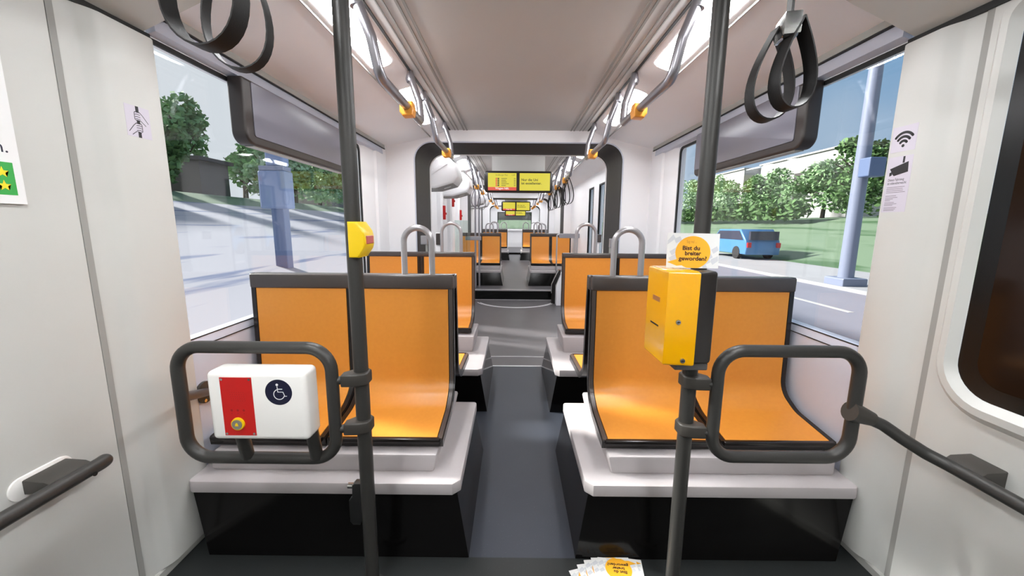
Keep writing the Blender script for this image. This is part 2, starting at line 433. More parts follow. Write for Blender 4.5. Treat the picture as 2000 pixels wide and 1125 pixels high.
# ------------------------------------------------------------------ side walls of the first car
def wall_side(s):
    nm = 'left' if s < 0 else 'right'
    yg = 1.185 if s < 0 else 1.25        # groove between door and pillar
    # pillar with a softly stepped face
    b = B()
    x = lambda d: s*(W-d)
    prism(b, [(x(-.06), yg+.01), (x(.0), yg+.01), (x(.004), yg+.05), (x(.008), yg+.065), (x(.022), yg+.095), (x(.027), yg+.115), (x(.027), 1.475), (x(.02), 1.488), (x(-.06), 1.488)], 'z', .035, 1.925)
    struct('wall_%s' % nm, b, M_panel, smooth=35)
    # low part under the window with a rounded ledge, window band, and the part above
    b = B()
    prism(b, [(x(-.06), 0), (x(-.06), .80), (x(-.03), .84), (x(0.0), .835), (x(.012), .80), (x(.014), .76), (x(.012), .30), (x(.012), 0)][::1], 'y', 1.488, 3.42)
    struct('wall_%s' % nm, b, M_sill, smooth=40)
    b = B(); prism(b, [(x(-.06), 1.94), (x(-.0), 1.94), (x(0), 2.06), (x(-.06), 2.06)], 'y', 1.488, 3.42); struct('wall_%s' % nm, b, M_white)
    b = B(); prism(b, [(x(-.06), 3.42), (x(0), 3.42), (x(.012), 3.48), (x(.012), 3.70), (x(.03), 3.72), (x(.03), 4.02), (x(-.06), 4.02)], 'z', 0, 2.06); struct('wall_%s' % nm, b, M_white, smooth=40)
    # header trim above the window
    b = B(); prism(b, [(x(0), 1.945), (x(.035), 1.955), (x(.03), 2.005), (x(0), 2.005)], 'y', 1.488, 3.9); trim(b, M_sill)
    b = B(); prism(b, [(x(0), 2.005), (x(.04), 2.012), (x(.035), 2.05), (x(0), 2.055)], 'y', 1.488, 3.95); trim(b, M_kick)
    b = B(); box(b, x(0), x(.042), 1.488, 3.95, 2.0045, 2.0085); trim(b, M_black)
    # window: black seal frame and pane
    wn = {'left': 1, 'right': 2}[nm]
    b = B()
    o_ = rrect(1.49, 3.40, .83, 1.94, .05, 5, (.01, .05, .05, .01)); i_ = rrect(1.495, 3.375, .834, 1.922, .04, 5, (.01, .04, .04, .01))
    n = len(o_)
    for (xx0, xx1) in ((x(-.005), x(.004)),):
        A = [b.verts.new((xx0, p[0], p[1])) for p in o_]; A2 = [b.verts.new((xx0, p[0], p[1])) for p in i_]
        C = [b.verts.new((xx1, p[0], p[1])) for p in o_]; C2 = [b.verts.new((xx1, p[0], p[1])) for p in i_]
        for i in range(n):
            j = (i+1) % n
            b.faces.new((A[i], A[j], A2[j], A2[i])); b.faces.new((C[i], C[j], C2[j], C2[i])); b.faces.new((A[i], A[j], C[j], C[i])); b.faces.new((A2[i], A2[j], C2[j], C2[i]))
    wf = struct('window_%d' % wn, b, M_black)
    b = B(); box(b, x(-.012), x(-.006), 1.49, 3.40, .83, 1.94); obj('pane', b, M_glass, wf)
    b = B(); box(b, x(.0135), x(.0155), 1.49, 3.41, .795, .799); trim(b, M_black)
    # door leaf in front of the groove
    b = B(); box(b, x(-.02), x(-.06), yg-.012, yg+.012, .03, 1.925); trim(b, M_seal)
    b = B(); box(b, x(.004), x(-.05), yg-.009, yg+.010, .03, 1.925); trim(b, M_seal)
    # kick strip
    b = B(); prism(b, [(x(-.05), .0), (x(.012), 0), (x(.012), .028), (x(.004), .035), (x(-.05), .035)], 'y', YB, 1.488); struct('baseboard_%s' % nm, b, M_kick)
wall_side(-1); wall_side(1)
# door 1 (left): plain white leaf
b = B(); box(b, -W-.05, -W+.004, YB, 1.176, .036, 1.925, .004); struct('door_1', b, M_panel)
# door 2 (right): white leaf with a raised rounded frame and dark glazing
def door_right():
    y1 = 1.241
    x = lambda d: W-d
    wo = rrect(YB+.3, 1.165, .80, 1.90, .14, 8, (.01, .10, .05, .01))      # glazing edge
    ro = rrect(YB+.25, 1.205, .755, 1.922, .16, 8, (.01, .14, .05, .01))   # raised ring
    oo = rrect(YB, y1, .036, 1.925, .002, 8)
    b = B(); n = len(wo)
    def loop(pts, d): return [b.verts.new((x(d), p[0], p[1])) for p in pts]
    L = [loop(oo, .004), loop([(p[0]*1, p[1]) for p in rrect(YB+.22, 1.222, .735, 1.924, .17, 8, (.01, .155, .05, .01))], .006), loop(ro, .022), loop(rrect(YB+.28, 1.185, .778, 1.912, .15, 8, (.01, .12, .05, .01)), .024), loop(wo, .002)]
    for A, C in zip(L[:-1], L[1:]):
        for i in range(n): b.faces.new((A[i], A[(i+1) % n], C[(i+1) % n], C[i]))
    back = loop(oo, -.05)
    for i in range(n): b.faces.new((L[0][i], L[0][(i+1) % n], back[(i+1) % n], back[i]))
    d = struct('door_2', b, M_panel, smooth=30)
    b = B(); prism(b, wo, 'x', x(-.02), x(.0015)); obj('window_border', b, M_dborder, d)
    b = B(); prism(b, rrect(YB+.35, 1.115, .845, 1.87, .1, 8, (.01, .07, .04, .01)), 'x', x(-.01), x(.0025)); obj('pane', b, M_dglass, d)
door_right()
b = B(); box(b, -W-.1, W+.1, YB-.06, YB, 0, 2.26); struct('wall_back', b, M_panel)

# ------------------------------------------------------------------ cross wall with gangway opening, further cars
def arch(w, zt, r, n=8, zb=0.0):
    pts = [(-w, zb)]
    for i in range(n+1):
        a = PI-i*PI/2/n; pts.append((-w+r+r*math.cos(a), zt-r+r*math.sin(a)))
    for i in range(n+1):
        a = PI/2-i*PI/2/n; pts.append((w-r+r*math.cos(a), zt-r+r*math.sin(a)))
    pts.append((w, zb)); return pts
def cross_wall(y, w_in, z_in, r, w_out, z_out=2.26, zb=0.0, m=None, rail=0.03):
    inner = arch(w_in, z_in, r, zb=zb); n = len(inner); m8 = (n-2)//2
    outer = [(-w_out, zb)]+[(-w_out, z_out-(m8-1-i)*.01) for i in range(m8)]+[(w_out, z_out-i*.01) for i in range(m8)]+[(w_out, zb)]
    b = B()
    for d in (0, rail):
        A = [b.verts.new((p[0], y+d, p[1])) for p in inner]; C = [b.verts.new((p[0], y+d, p[1])) for p in outer]
        for i in range(n-1): b.faces.new((A[i], A[i+1], C[i+1], C[i]))
    return struct('wall_front', b, m or M_white)
def portal(y0, y1, w0, z0, w1, z1, r, zb, name='gangway_frame'):
    """dark ribbed rubber throat of the gangway"""
    b = B(); K = 9; rings = []
    for k in range(K+1):
        f = k/K; w = w0+(w1-w0)*f; z = z0+(z1-z0)*f
        rib = .0 if k in (0, K) else (.006 if k % 2 else 0)
        rings.append([b.verts.new((p[0], y0+(y1-y0)*f, p[1])) for p in arch(w-rib, z-rib, r, 10, zb)])
    for A, C in zip(rings[:-1], rings[1:]):
        for i in range(len(A)-1): b.faces.new((A[i], A[i+1], C[i+1], C[i]))
    out = [b.verts.new((p[0], y1, p[1])) for p in arch(w0+.05, z0+.05, r, 10, zb)]
    out0 = [b.verts.new((p[0], y0+.002, p[1])) for p in arch(w0+.05, z0+.05, r, 10, zb)]
    for i in range(len(out)-1):
        b.faces.new((rings[-1][i], rings[-1][i+1], out[i+1], out[i])); b.faces.new((out0[i], out0[i+1], out[i+1], out[i])); b.faces.new((rings[0][i], rings[0][i+1], out0[i+1], out0[i]))
    o = struct(name, b, M_portal, smooth=25)
    return o
cross_wall(4.0, 1.022, 2.082, .17, W+.06)
b = B(); tube(b, [(p[0], 3.998, p[1]) for p in arch(1.026, 2.086, .174, 10, .0)], .006, 8); trim(b, M_sill)
portal(4.005, 4.35, 1.022, 2.08, .95, 2.03, .165, 0)
b = B(); tube(b, [(p[0], 4.352, p[1]) for p in arch(.945, 2.026, .16, 10, .0)], .008, 8); trim(b, M_white)
cross_wall(4.36, .955, 2.04, .165, 1.22)
def car_walls(y0, y1, w, zb, wins_r=(), wins_l=()):
    global wcount
    for s, nm, wins in ((-1, 'left', wins_l), (1, 'right', wins_r)):
        ys = y0
        for (a, c, z0, z1) in wins:
            b = B(); box(b, s*w, s*(w+.06), ys, a, zb, 2.1); struct('wall_%s' % nm, b, M_white)
            b = B(); box(b, s*w, s*(w+.06), a, c, zb, z0); struct('wall_%s' % nm, b, M_white)
            b = B(); box(b, s*w, s*(w+.06), a, c, z1, 2.1); struct('wall_%s' % nm, b, M_white)
            b = B()
            for q in ((a, a+.02, z0, z1), (c-.02, c, z0, z1), (a, c, z0, z0+.02), (a, c, z1-.02, z1)): box(b, s*(w-.006), s*(w+.02), *q)
            f = struct('window_%d' % wcount, b, M_black); wcount += 1
            b = B(); box(b, s*(w+.022), s*(w+.028), a, c, z0, z1); obj('pane', b, M_glass, f)
            ys = c
        b = B(); box(b, s*w, s*(w+.06), ys, y1, zb, 2.1); struct('wall_%s' % nm, b, M_white)
wcount = 3
car_walls(4.38, 8.3, 1.15, 0, wins_r=((5.28, 5.62, .55, 1.86), (6.0, 6.35, .75, 1.86)), wins_l=((4.42, 4.72, .4, 1.68), (4.90, 5.22, .4, 1.68)))  # left pair is unseen, added to let sun streaks onto the aisle floor
cross_wall(8.3, 1.0, 2.09, .16, 1.22)
portal(8.305, 8.6, 1.0, 2.085, .965, 2.05, .16, .17)
car_walls(8.6, 11.7, 1.15, .17)
cross_wall(11.7, .995, 2.055, .16, 1.22)
portal(11.705, 11.95, .995, 2.05, .975, 2.02, .16, .17)
car_walls(11.95, 14.5, 1.15, .17, wins_r=((12.6, 13.8, .9, 1.85),), wins_l=((12.6, 13.8, .9, 1.85),))
cross_wall(14.5, .915, 1.965, .16, 1.22)
portal(14.505, 14.75, .915, 1.96, .9, 1.94, .16, .17)
car_walls(14.75, 18.6, 1.1, .24)
# rear wall with rear window
b = B()
for q in ((-1.2, 1.2, 1.86, 2.3), (-1.2, 1.2, .2, 1.08), (-1.2, -.80, 1.08, 1.86), (.80, 1.2, 1.08, 1.86)): box(b, q[0], q[1], 18.55, 18.62, q[2], q[3])
struct('wall_front', b, M_white)
b = B(); box(b, -.82, .82, 18.44, 18.56, 1.0, 1.08, .01); trim(b, M_white)
b = B()
for q in ((-.80, -.77, 1.08, 1.86), (.77, .80, 1.08, 1.86), (-.80, .80, 1.83, 1.86), (-.80, .80, 1.08, 1.10)): box(b, q[0], q[1], 18.56, 18.6, q[2], q[3])
f = struct('window_%d' % wcount, b, M_black); b = B(); box(b, -.8, .8, 18.6, 18.605, 1.08, 1.86); obj('pane', b, M_glass, f)

# ------------------------------------------------------------------ seat benches
def offset(prof, d):
    P = [Vector(p) for p in prof]; out = []
    for i in range(len(P)):
        t = (P[min(i+1, len(P)-1)]-P[max(i-1, 0)]).normalized()
        out.append(P[i]+Vector((t.y, -t.x))*d)
    return out
def strip(bm, prof, x0, x1, d0, d1):
    """solid sheet following a (y,z) profile, between two offsets, from x0 to x1"""
    a = offset(prof, d0); c = offset(prof, d1)
    prism(bm, [tuple(p) for p in a]+[tuple(p) for p in reversed(c)], 'x', x0, x1)
def smoothprof(pts, r, n=6):
    return [(p.x, p.y) for p in fillet([(a, c, 0) for a, c in pts], r, n)]
def bench(s, label, group, xi, xo, pts, zt, face=-1, head=.07, hx=None, hz=None, handles=None, rad=.16):
    """double seat. pts = profile from top of backrest to front of seat as (y,z); face=-1 looks to the viewer"""
    prof = smoothprof(pts, rad)
    yb = pts[0][0]
    root = thing('seat_bench', (s*(xi+xo)/2, (pts[-1][0]+yb)/2, min(p[1] for p in pts)), label, 'seat', group)
    sg = -1 if face < 0 else 1          # side of the profile that carries the cushion
    mid = (xi+xo)/2
    sign = 1 if face < 0 else -1
    for (a, c) in ((xi, mid-.003), (mid+.003, xo)):
        b = B(); strip(b, prof, s*a, s*c, -.002*sign, -.034*sign)
        fr = obj('seat_frame', b, M_lip, root, smooth=40)
        for q, m_, w_ in ((a+.004, M_frame if a == xi else M_lip, .018), (c-.024, M_lip, .02)):
            b = B(); strip(b, prof, s*q, s*(q+w_), .006*sign, -.01*sign)
            obj('side_rim', b, m_, fr, smooth=40)
        pr = [p for p in prof if p[1] < zt-head+.002]
        pr = [(prof[0][0], zt-head)]+[p for p in pr]
        b = B(); strip(b, pr, s*(a+.026), s*(c-.026), .005*sign, -.006*sign)
        obj('seat_shell', b, M_orange, root, smooth=40)
        e = prof[-1]
        b = B(); box(b, s*(a+.012), s*(c-.012), e[0]-.012, e[0]+.012, e[1]-.014, e[1]+.007, .006); obj('front_edge', b, M_lip, fr, smooth=40)
    b = B(); y0, y1 = (yb-.014, yb+.05) if face < 0 else (yb-.05, yb+.014)
    box(b, s*xi, s*xo, y0, y1, zt-head, zt, .01, 3)
    obj('head_bar', b, M_frame, root, smooth=40)
    if handles:
        for (x, w, h) in handles:
            b = B(); zc = zt+h-w
            pth = [(s*(x-w), yb+.02, zt-.004)]+[(s*(x-w*math.cos(PI*i/14)), yb+.02, zc+w*math.sin(PI*i/14)) for i in range(15)]+[(s*(x+w), yb+.02, zt-.004)]
            tube(b, pth, .0145, 14); obj('grab_handle', b, M_steel, root, smooth=60)
    return root
def podium(s, label, group, xi, yt0, yt1, ybx0, ybx1, z1, zseat, zf=0.0, xo=1.30, xw=1.318, xbox=.36, cham=.065):
    """black glossy wheel-box plinth with a pale tray and a pale seat box on it"""
    root = thing('seat_podium', (s*.8, yt0, zf), label, 'seat base', group)
    yp = yt0-.026
    b = B(); prism(b, [(s*(xi-.035), yp), (s*(xo-cham), yp), (s*xw, yp+.13), (s*xw, yt1), (s*(xi-.035), yt1)], 'z', zf+.001, z1-.05)
    # aisle side and front lean back so the top edge tucks under the tray; only the foot of the outer corner is cut off
    for v in b.verts:
        if v.co.z > z1-.06:
            if abs(v.co.x) < xi: v.co.x = s*(xi+.012)
            if v.co.y < yp+.01:
                v.co.y = yt0+.014
                if abs(v.co.x) > 1: v.co.x = s*(xo+.002)
    obj('plinth', b, M_plinth, root)
    b = B()
    pts = [(s*(xi+.03), yt0), (s*xo, yt0), (s*xw, yt0+.02), (s*xw, yt1), (s*xi, yt1), (s*xi, yt0+.03)]
    pts = [tuple(p)[:2] for p in fillet([(p[0], p[1], 0) for p in pts], .02, 4)]
    prism(b, pts, 'z', z1-.05, z1, .007, 2); obj('tray', b, M_tray, root, smooth=40)
    b = B(); box(b, s*xbox, s*(xo-.03), ybx0, ybx1, z1-.002, zseat-.036, .012, 2)
    for v in b.verts:
        if abs(v.co.x) < xbox+.05 and v.co.z > z1+.02: v.co.x -= s*.012
    obj('seat_box', b, M_tray, root, smooth=40)
    return root
G1 = 'orange double seats'; G2 = 'pale seat podiums with black plinths'
for s, nm in ((-1, 'left'), (1, 'right')):
    xi1 = .33; xo1 = 1.30
    note = 'beside the white wheelchair call box' if s < 0 else 'behind the yellow ticket validator'
    bench(s, 'nearest orange double seat %s, facing us' % note, G1, xi1, xo1,
          [(1.85, 1.06), (1.835, .50), (1.72, .442), (1.50, .417)], 1.06, handles=[(.50, .066, .22)])
    bench(s, 'orange double seat facing away, back to back with the nearest %s seat' % nm, G1, xi1, xo1,
          [(1.965, 1.05), (2.01, .53), (2.11, .48), (2.46, .46)], 1.05, face=1)
    podium(s, 'nearest %s seat podium, grey tray on shiny black plinth meeting the front floor' % nm, G2, .245, 1.38, 2.10, 1.455, 2.08, .30, .412)
    bench(s, 'second orange double seat on the %s side, facing us before the gangway' % nm, G1, .375, xo1,
          [(3.35, 1.06), (3.33, .57), (3.25, .49), (3.04, .472)], 1.06, head=.04, handles=[(.575, .082, .245)])
    podium(s, 'second %s seat podium, carrying the seat before the gangway' % nm, G2, .255, 2.60, 3.42, 2.98, 3.40, .30, .462, cham=.05)
    # raised seats beyond the step
    bench(s, 'orange double seat on the %s of the raised deck beyond the step' % nm, G1, .285, 1.08,
          [(7.72, 1.13), (7.70, .68), (7.62, .59), (7.30, .575)], 1.13, head=.065, handles=[(.43, .075, .21)])
    bench(s, 'rear-facing seat behind the %s raised deck seat, handle showing' % nm, G1, .285, 1.08,
          [(7.85, 1.12), (7.88, .68), (7.95, .6), (8.2, .58)], 1.12, face=1, handles=[(.52, .075, .2)])
    podium(s, 'raised deck seat podium on the %s beyond the step' % nm, G2, .27, 7.22, 8.22, 7.3, 8.2, .455, .57, zf=.17, xo=1.10, xw=1.13, xbox=.3, cham=.02)
    bench(s, 'farthest orange double seat on the %s, near the rear window' % nm, G1, .24, 1.05,
          [(12.9, 1.14), (12.88, .7), (12.8, .6), (12.6, .58)], 1.14, head=.1, handles=[(.36, .09, .22), (.62, .09, .22)])
    podium(s, 'farthest seat podium on the %s, near the rear window' % nm, G2, .2, 12.45, 13.3, 12.6, 13.2, .455, .57, zf=.17, xo=1.10, xw=1.13, xbox=.24, cham=.02)

# ------------------------------------------------------------------ poles, barrier frames and rails of the entrance
PX, PY = .54, 1.22
def grab_pole(x, y, z0, z1, r, label, group, m, flange=True, name='grab_pole'):
    t = thing(name, (x, y, z0), label, 'pole', group)
    b = B(); cyl(b, (x, y, z0), (x, y, z1), r, 24); obj('pole_tube', b, m, t, smooth=50)
    if flange:
        b = B(); cyl(b, (x, y, z0), (x, y, z0+.012), r*2, 24); obj('floor_flange', b, m, t, smooth=50)
    return t
grab_pole(-PX, PY, 0.0, ZC-.001, .0235, 'dark grey pole with the yellow stop button, left of the aisle', 'entrance poles', M_dark)
grab_pole(PX-.005, PY, 0.0, ZC-.001, .0235, 'dark grey pole carrying the ticket validator, right of the aisle', 'entrance poles', M_dark)
def barrier(s, label):
    t = thing('barrier_frame', (s*.83, 1.18, .53), label, 'barrier', 'tubular barrier frames')
    x0, x1, z0, z1 = (.617, 1.105, .535, .912) if s < 0 else (.605, 1.05, .555, .915)
    pts = [tuple(p) for p in rrect(x0, x1, z0, z1, .075, 9)]
    b = B(); tube(b, [(s*p[0], 1.18, p[1]) for p in pts], .0195, 16, closed=True); obj('frame_tube', b, M_dark, t, smooth=60)
    px = PX-.005 if s > 0 else PX
    for z in (.803, .637):
        b = B()
        tube(b, [(s*(x0-.004), 1.18, z), (s*(px+.035), 1.195, z)], .0135, 14)
        k = obj('clamp_arm', b, M_dark, t, smooth=60)
        b = B()
        prism(b, [(s*(px-.029), 1.2), (s*(px-.022), 1.19), (s*(px+.01), 1.178), (s*(px+.05), 1.176), (s*(px+.053), 1.206), (s*(px+.03), 1.232), (s*(px+.015), 1.246), (s*(px-.015), 1.249), (s*(px-.029), 1.236)], 'z', z-.021, z+.021, .006, 3)
        obj('clamp', b, M_clamp, t, smooth=40)
    if s < 0:
        # stub to a wall flange, drawn back to the side wall
        b = B(); tube(b, [(s*x1, 1.18, .742), (s*(W-.03), 1.525, .605)], .0165, 14); obj('wall_stub', b, M_dark, t, smooth=60)
        b = B(); c = Vector((s*(W-.026), 1.525, .605))
        tube(b, [c, c+Vector((s*.012, 0, 0))], .045, 28); f = obj('wall_flange', b, M_clamp, t, smooth=50)
        b = B(); cyl(b, c+Vector((-s*.004, -.012, -.032)), c+Vector((0, -.012, -.032)), .007, 14); obj('flange_bolt', b, M_chrome, f, smooth=50)
    return t
barrier(-1, 'dark grey tubular barrier holding the white call box, left of the aisle')
barrier(1, 'empty dark grey tubular barrier right of the ticket validator')

def handrail_left():
    x = -(W-.085)
    t = thing('wall_handrail', (x, .2, .55), 'dark grey handrail low on the left door, ending before the grey groove', 'handrail', 'wall handrails')
    b = B(); tube(b, [(x, YB+.3, .598), (x, 1.045, .598), (x-.006, 1.062, .596)], .0195, 18); obj('rail_tube', b, M_dark, t, smooth=60)
    b = B(); bmesh.ops.create_uvsphere(b, u_segments=18, v_segments=10, radius=.0195); bmesh.ops.translate(b, verts=b.verts, vec=(x-.006, 1.062, .596)); obj('rail_end', b, M_dark, t, smooth=60)
    b = B(); prism(b, [(-W+.006, .585), (x+.004, .592), (x+.004, .612), (x-.02, .622), (-W+.006, .626)], 'y', .925, 1.03, .004, 2); obj('rail_bracket', b, M_clamp, t, smooth=40)
    b = B(); pts = rrect(.895, 1.045, .573, .636, .031, 8); prism(b, pts, 'x', -W+.002, -W+.009, .002); obj('bracket_plate', b, M_box, t, smooth=40)
    b = B(); cyl(b, (x+.0185, 1.012, .588), (x+.0205, 1.012, .588), .006, 14); obj('screw_hole', b, M_black, t)
handrail_left()
def handrail_right():
    x = W-.085
    t = thing('wall_handrail', (x, .6, .55), 'dark grey handrail bending from the right barrier frame onto the right door', 'handrail', 'wall handrails')
    pts = [(1.075, 1.17, .705), (1.125, 1.155, .685), (1.165, 1.13, .655), (1.215, 1.10, .622), (x, 1.06, .606), (x, YB+.3, .600)]
    b = B(); tube(b, pts, .0185, 18, fil=.06); obj('rail_tube', b, M_dark, t, smooth=60)
    b = B(); tube(b, [(1.03, 1.172, .722), (1.055, 1.172, .714), (1.098, 1.163, .699)], lambda i: (.031, .03, .0215)[i], 18); obj('clamp', b, M_clamp, t, smooth=50)
    b = B(); prism(b, [(W-.006, .585), (x-.004, .592), (x-.004, .612), (x+.02, .63), (W-.006, .634)], 'y', .99, 1.085, .004, 2); obj('rail_bracket', b, M_clamp, t, smooth=40)
    b = B(); cyl(b, (x-.0175, 1.075, .602), (x-.0195, 1.075, .602), .006, 14); obj('screw_hole', b, M_black, t)
handrail_right()

# ------------------------------------------------------------------ call box on the left barrier
def call_box():
    y0, y1 = 1.085, 1.165
    x0, x1, z0, z1 = -.945, -.652, .651, .868
    t = thing('call_box', ((x0+x1)/2, y1, z0-.1), 'white call box with red plate and wheelchair sign, on the left barrier', 'call box')
    b = B(); box(b, x0, x1, y0, y1, z0, z1, .016, 4)
    obj('housing', b, M_box, t, smooth=50)
    for x in (-.906, -.680):
        b = B(); cyl(b, (x, 1.172, .545), (x, 1.15, z0+.012), .0195, 18); obj('bracket_leg', b, M_dark, t, smooth=50)
    P = Plane(((x0+x1)/2, y0, (z0+z1)/2), (1, 0, 0), (0, 0, 1))
    # red plate
    b = B(); P.rect(b, -.103, -.010, -.090, .092, 0, .0016); red = obj('red_plate', b, M_red, t)
    for (x, z) in ((-.097, .086), (-.016, .086), (-.097, -.084), (-.016, -.084)):
        b = B(); P.circ(b, x, z, .0036, .0016, .0028, 14); sc = obj('screw', b, M_chrome, red)
    b = B()
    for i in range(5):
        for j in range(7): P.circ(b, -.076+j*.0065+i*.0008, .046-i*.0065, .0011, .0016, .0018, 8)
    for i in range(3): P.circ(b, -.076+i*.018, -.010, .0038, .0016, .0018, 12); P.circ(b, -.076+i*.018, -.020, .0016, .0016, .0019, 8)
    obj('speaker_holes', b, mat('dark_red_holes', srgb(150, 12, 12), .6), red)
    c = P.p(-.060, -.052, .0016)
    b = B(); cyl(b, c, c+P.n*.006, .0195, 32, .0185); kn = obj('button_ring', b, M_stop, red, smooth=40)
    b = B(); cyl(b, c+P.n*.005, c+P.n*.0085, .0148, 28); obj('button_cap', b, mat('button_grey', srgb(150, 146, 138), .3, metal=.5), red, smooth=40)
    b = B(); q = Plane(c+P.n*.0085, (1, 0, 0), (0, 0, 1))
    q.poly(b, [(-.0055, -.004), (.0055, -.004), (.004, -.002), (.0035, .003), (.0015, .0055), (-.0015, .0055), (-.0035, .003), (-.004, -.002)], 0, .0005); obj('bell_mark', b, M_stop, red)
    # wheelchair sticker
    b = B(); P.circ(b, .067, .047, .0395, 0, .0006, 48); st = obj('wheelchair_sign', b, M_navy, t)
    b = B(); cx, cz = .067, .047
    P.circ(b, cx-.003, cz+.0235, .0038, .0006, .001, 16)
    P.stroke(b, [(cx-.003, cz+.018), (cx-.002, cz+.001), (cx+.013, cz+.001), (cx+.018, cz-.0125), (cx+.023, cz-.0115)], .0024, .0006, .001)
    P.stroke(b, [(cx-.002, cz+.010), (cx+.011, cz+.010)], .0024, .0006, .001)
    P.stroke(b, [(cx+.001+.0155*math.cos(a), cz-.0065+.0155*math.sin(a)) for a in [math.radians(108+i*11) for i in range(22)]], .0022, .0006, .001)
    obj('wheelchair_pictogram', b, M_print, st)
call_box()

# ------------------------------------------------------------------ ticket validator, card and stop button
def validator():
    t = thing('ticket_validator', (.47, 1.19, .86), 'yellow and black ticket validator clamped to the right entrance pole', 'ticket validator')
    b = B(); prism(b, [(.398, 1.272), (.402, 1.118), (.489, 1.105), (.489, 1.272)], 'z', .888, 1.172, .009, 4)
    h = obj('yellow_housing', b, M_yellow, t, smooth=50)
    b = B(); prism(b, [(.4895, 1.115), (.542, 1.120), (.549, 1.13), (.549, 1.193), (.4895, 1.193)], 'z', .893, 1.170, .009, 4); obj('black_housing', b, mat('validator_black', srgb(44, 41, 40), .4), t, smooth=50)
    b = B(); box(b, .445, .545, 1.13, 1.2, .868, .892, .004); obj('mounting_plate', b, mat('mount_grey', srgb(84, 82, 82), .5), t)
    Pf = Plane((.4455, 1.1115, 1.03), (.087, -.013, 0), (0, 0, 1))
    for (x, z) in ((-.008, -.008), (.012, -.124)):
        b = B(); c = Pf.p(x, z, 0); cyl(b, c, c+Pf.n*.004, .0078, 24, .0068); k = obj('lock', b, M_chrome, h, smooth=50)
        b = B(); q = Plane(Pf.p(x, z, .004), Pf.r, Pf.u); q.rect(b, -.005, .005, -.0011, .0011, 0, .0003); q.circ(b, 0, 0, .003, 0, .0002, 12); obj('lock_slot', b, M_ink, h)
    Ps = Plane((.400, 1.195, 1.03), (.004, -.154, 0), (0, 0, 1))
    b = B(); Ps.rect(b, -.028, .028, .040, .055, .0, .0006); obj('display_slot', b, mat('slot_brown', srgb(170, 110, 60), .4), h)
    b = B(); Ps.rect(b, -.035, .028, -.036, -.031, .0, .0006); obj('ticket_slot', b, M_ink, h)
validator()

def bubble_card(name, P, w, h, label, cat, group, parent_loc, full=True):
    """printed card: white, pale street-map pattern, orange speech bubble, lettering"""
    t = thing(name, parent_loc, label, cat, group)
    b = B(); P.rect(b, -w/2, w/2, -h/2, h/2, -.0006, 0); obj('card_sheet', b, M_card, t)
    rnd = random.Random(5); b = B()
    for i in range(16):
        cx = rnd.uniform(-w*.46, w*.46); cy = rnd.uniform(-h*.42, h*.42); a = rnd.choice((.5, .55, -1.05, .45)); l = rnd.uniform(.05, .13)*w; k = .045*w
        ca, sa = math.cos(a), math.sin(a); q = []
        for (u, v) in ((-l, -k), (l, -k), (l, k), (-l, k)):
            q.append((max(-w*.49, min(w*.49, cx+u*ca-v*sa)), max(-h*.49, min(h*.49, cy+u*sa+v*ca))))
        P.poly(b, q, 0, .00008+i*.000012)
    obj('map_pattern', b, M_cardpat, t)
    b = B(); cx, cy, rx, ry = .0, -.05*h, .335*w, .47*h
    pts = []
    for i in range(49):
        a = math.radians(-172+i*360/48*0.93-0)
        pts.append((cx+rx*math.cos(a), cy+ry*math.sin(a)))
    ell = []
    for i in range(56):
        a = math.radians(205-i*(360-28)/55)
        x, y = cx+rx*math.cos(a), cy+ry*math.sin(a)
        ell.append((x, max(y, -h/2+.0005)))
    ell = ell+[(-.475*w, -.36*h)] if False else ell
    P.poly(b, ell+[(-.30*w, -.44*h), (-.485*w, -.335*h)], .0001, .0004)
    bb = obj('speech_bubble', b, M_bubble, t)
    b = B(); S = h*.175
    P.text(b, 'Sag mal ...', S*.68, -.127*w, .22*h, 'LEFT', 0, 1, .0004, .0001, .19*w)
    obj('small_lettering', b, mat('bubble_small_print', srgb(190, 130, 40), .5) if 'bubble_small_print' not in MATS else MATS['bubble_small_print'], bb)
    b = B()
    P.text(b, 'Bist du', S*.95, -.200*w, .02*h, 'LEFT', S*.032, 1, .0004, .0001, .33*w)
    P.text(b, 'breiter', S*.95, -.152*w, -.13*h, 'LEFT', S*.032, 1, .0004, .0001, .31*w)
    P.text(b, 'geworden?', S*.95, -.270*w, -.28*h, 'LEFT', S*.032, 1, .0004, .0001, .54*w)
    obj('lettering', b, M_text, bb)
    return t
P = Plane((.494, 1.180, 1.226), (1, .0, -.012), (.012, .09, 1))
bubble_card('info_card', P, .157, .104, 'white card with orange speech bubble standing on top of the ticket validator', 'card', None, (.494, 1.18, 1.173))

def flyer(x, y, z, ang, label, w=.148, h=.105):
    a = math.radians(ang)
    P = Plane((x, y, z), (math.cos(a), math.sin(a), 0), (-math.sin(a), math.cos(a), 0))
    bubble_card('flyer', P, w, h, label, 'flyer', 'flyers stacked on the floor', (x, y, z-.0006))
FL = [(.262, 1.268, .0012, 196, 'lowest flyer fanned out at the left of the floor stack'),
      (.292, 1.284, .0026, 189, 'flyer second from the left edge of the floor stack'),
      (.318, 1.297, .0040, 184, 'flyer in the middle of the floor stack, orange corner showing'),
      (.385, 1.304, .0054, 172, 'flyer whose corner sticks out right under the topmost one'),
      (.345, 1.302, .0068, 181, 'flyer lying directly under the topmost one, upper edge showing'),
      (.366, 1.296, .0082, 175, 'topmost flyer of the floor stack, orange speech bubble upside down')]
for f in FL: flyer(*f)

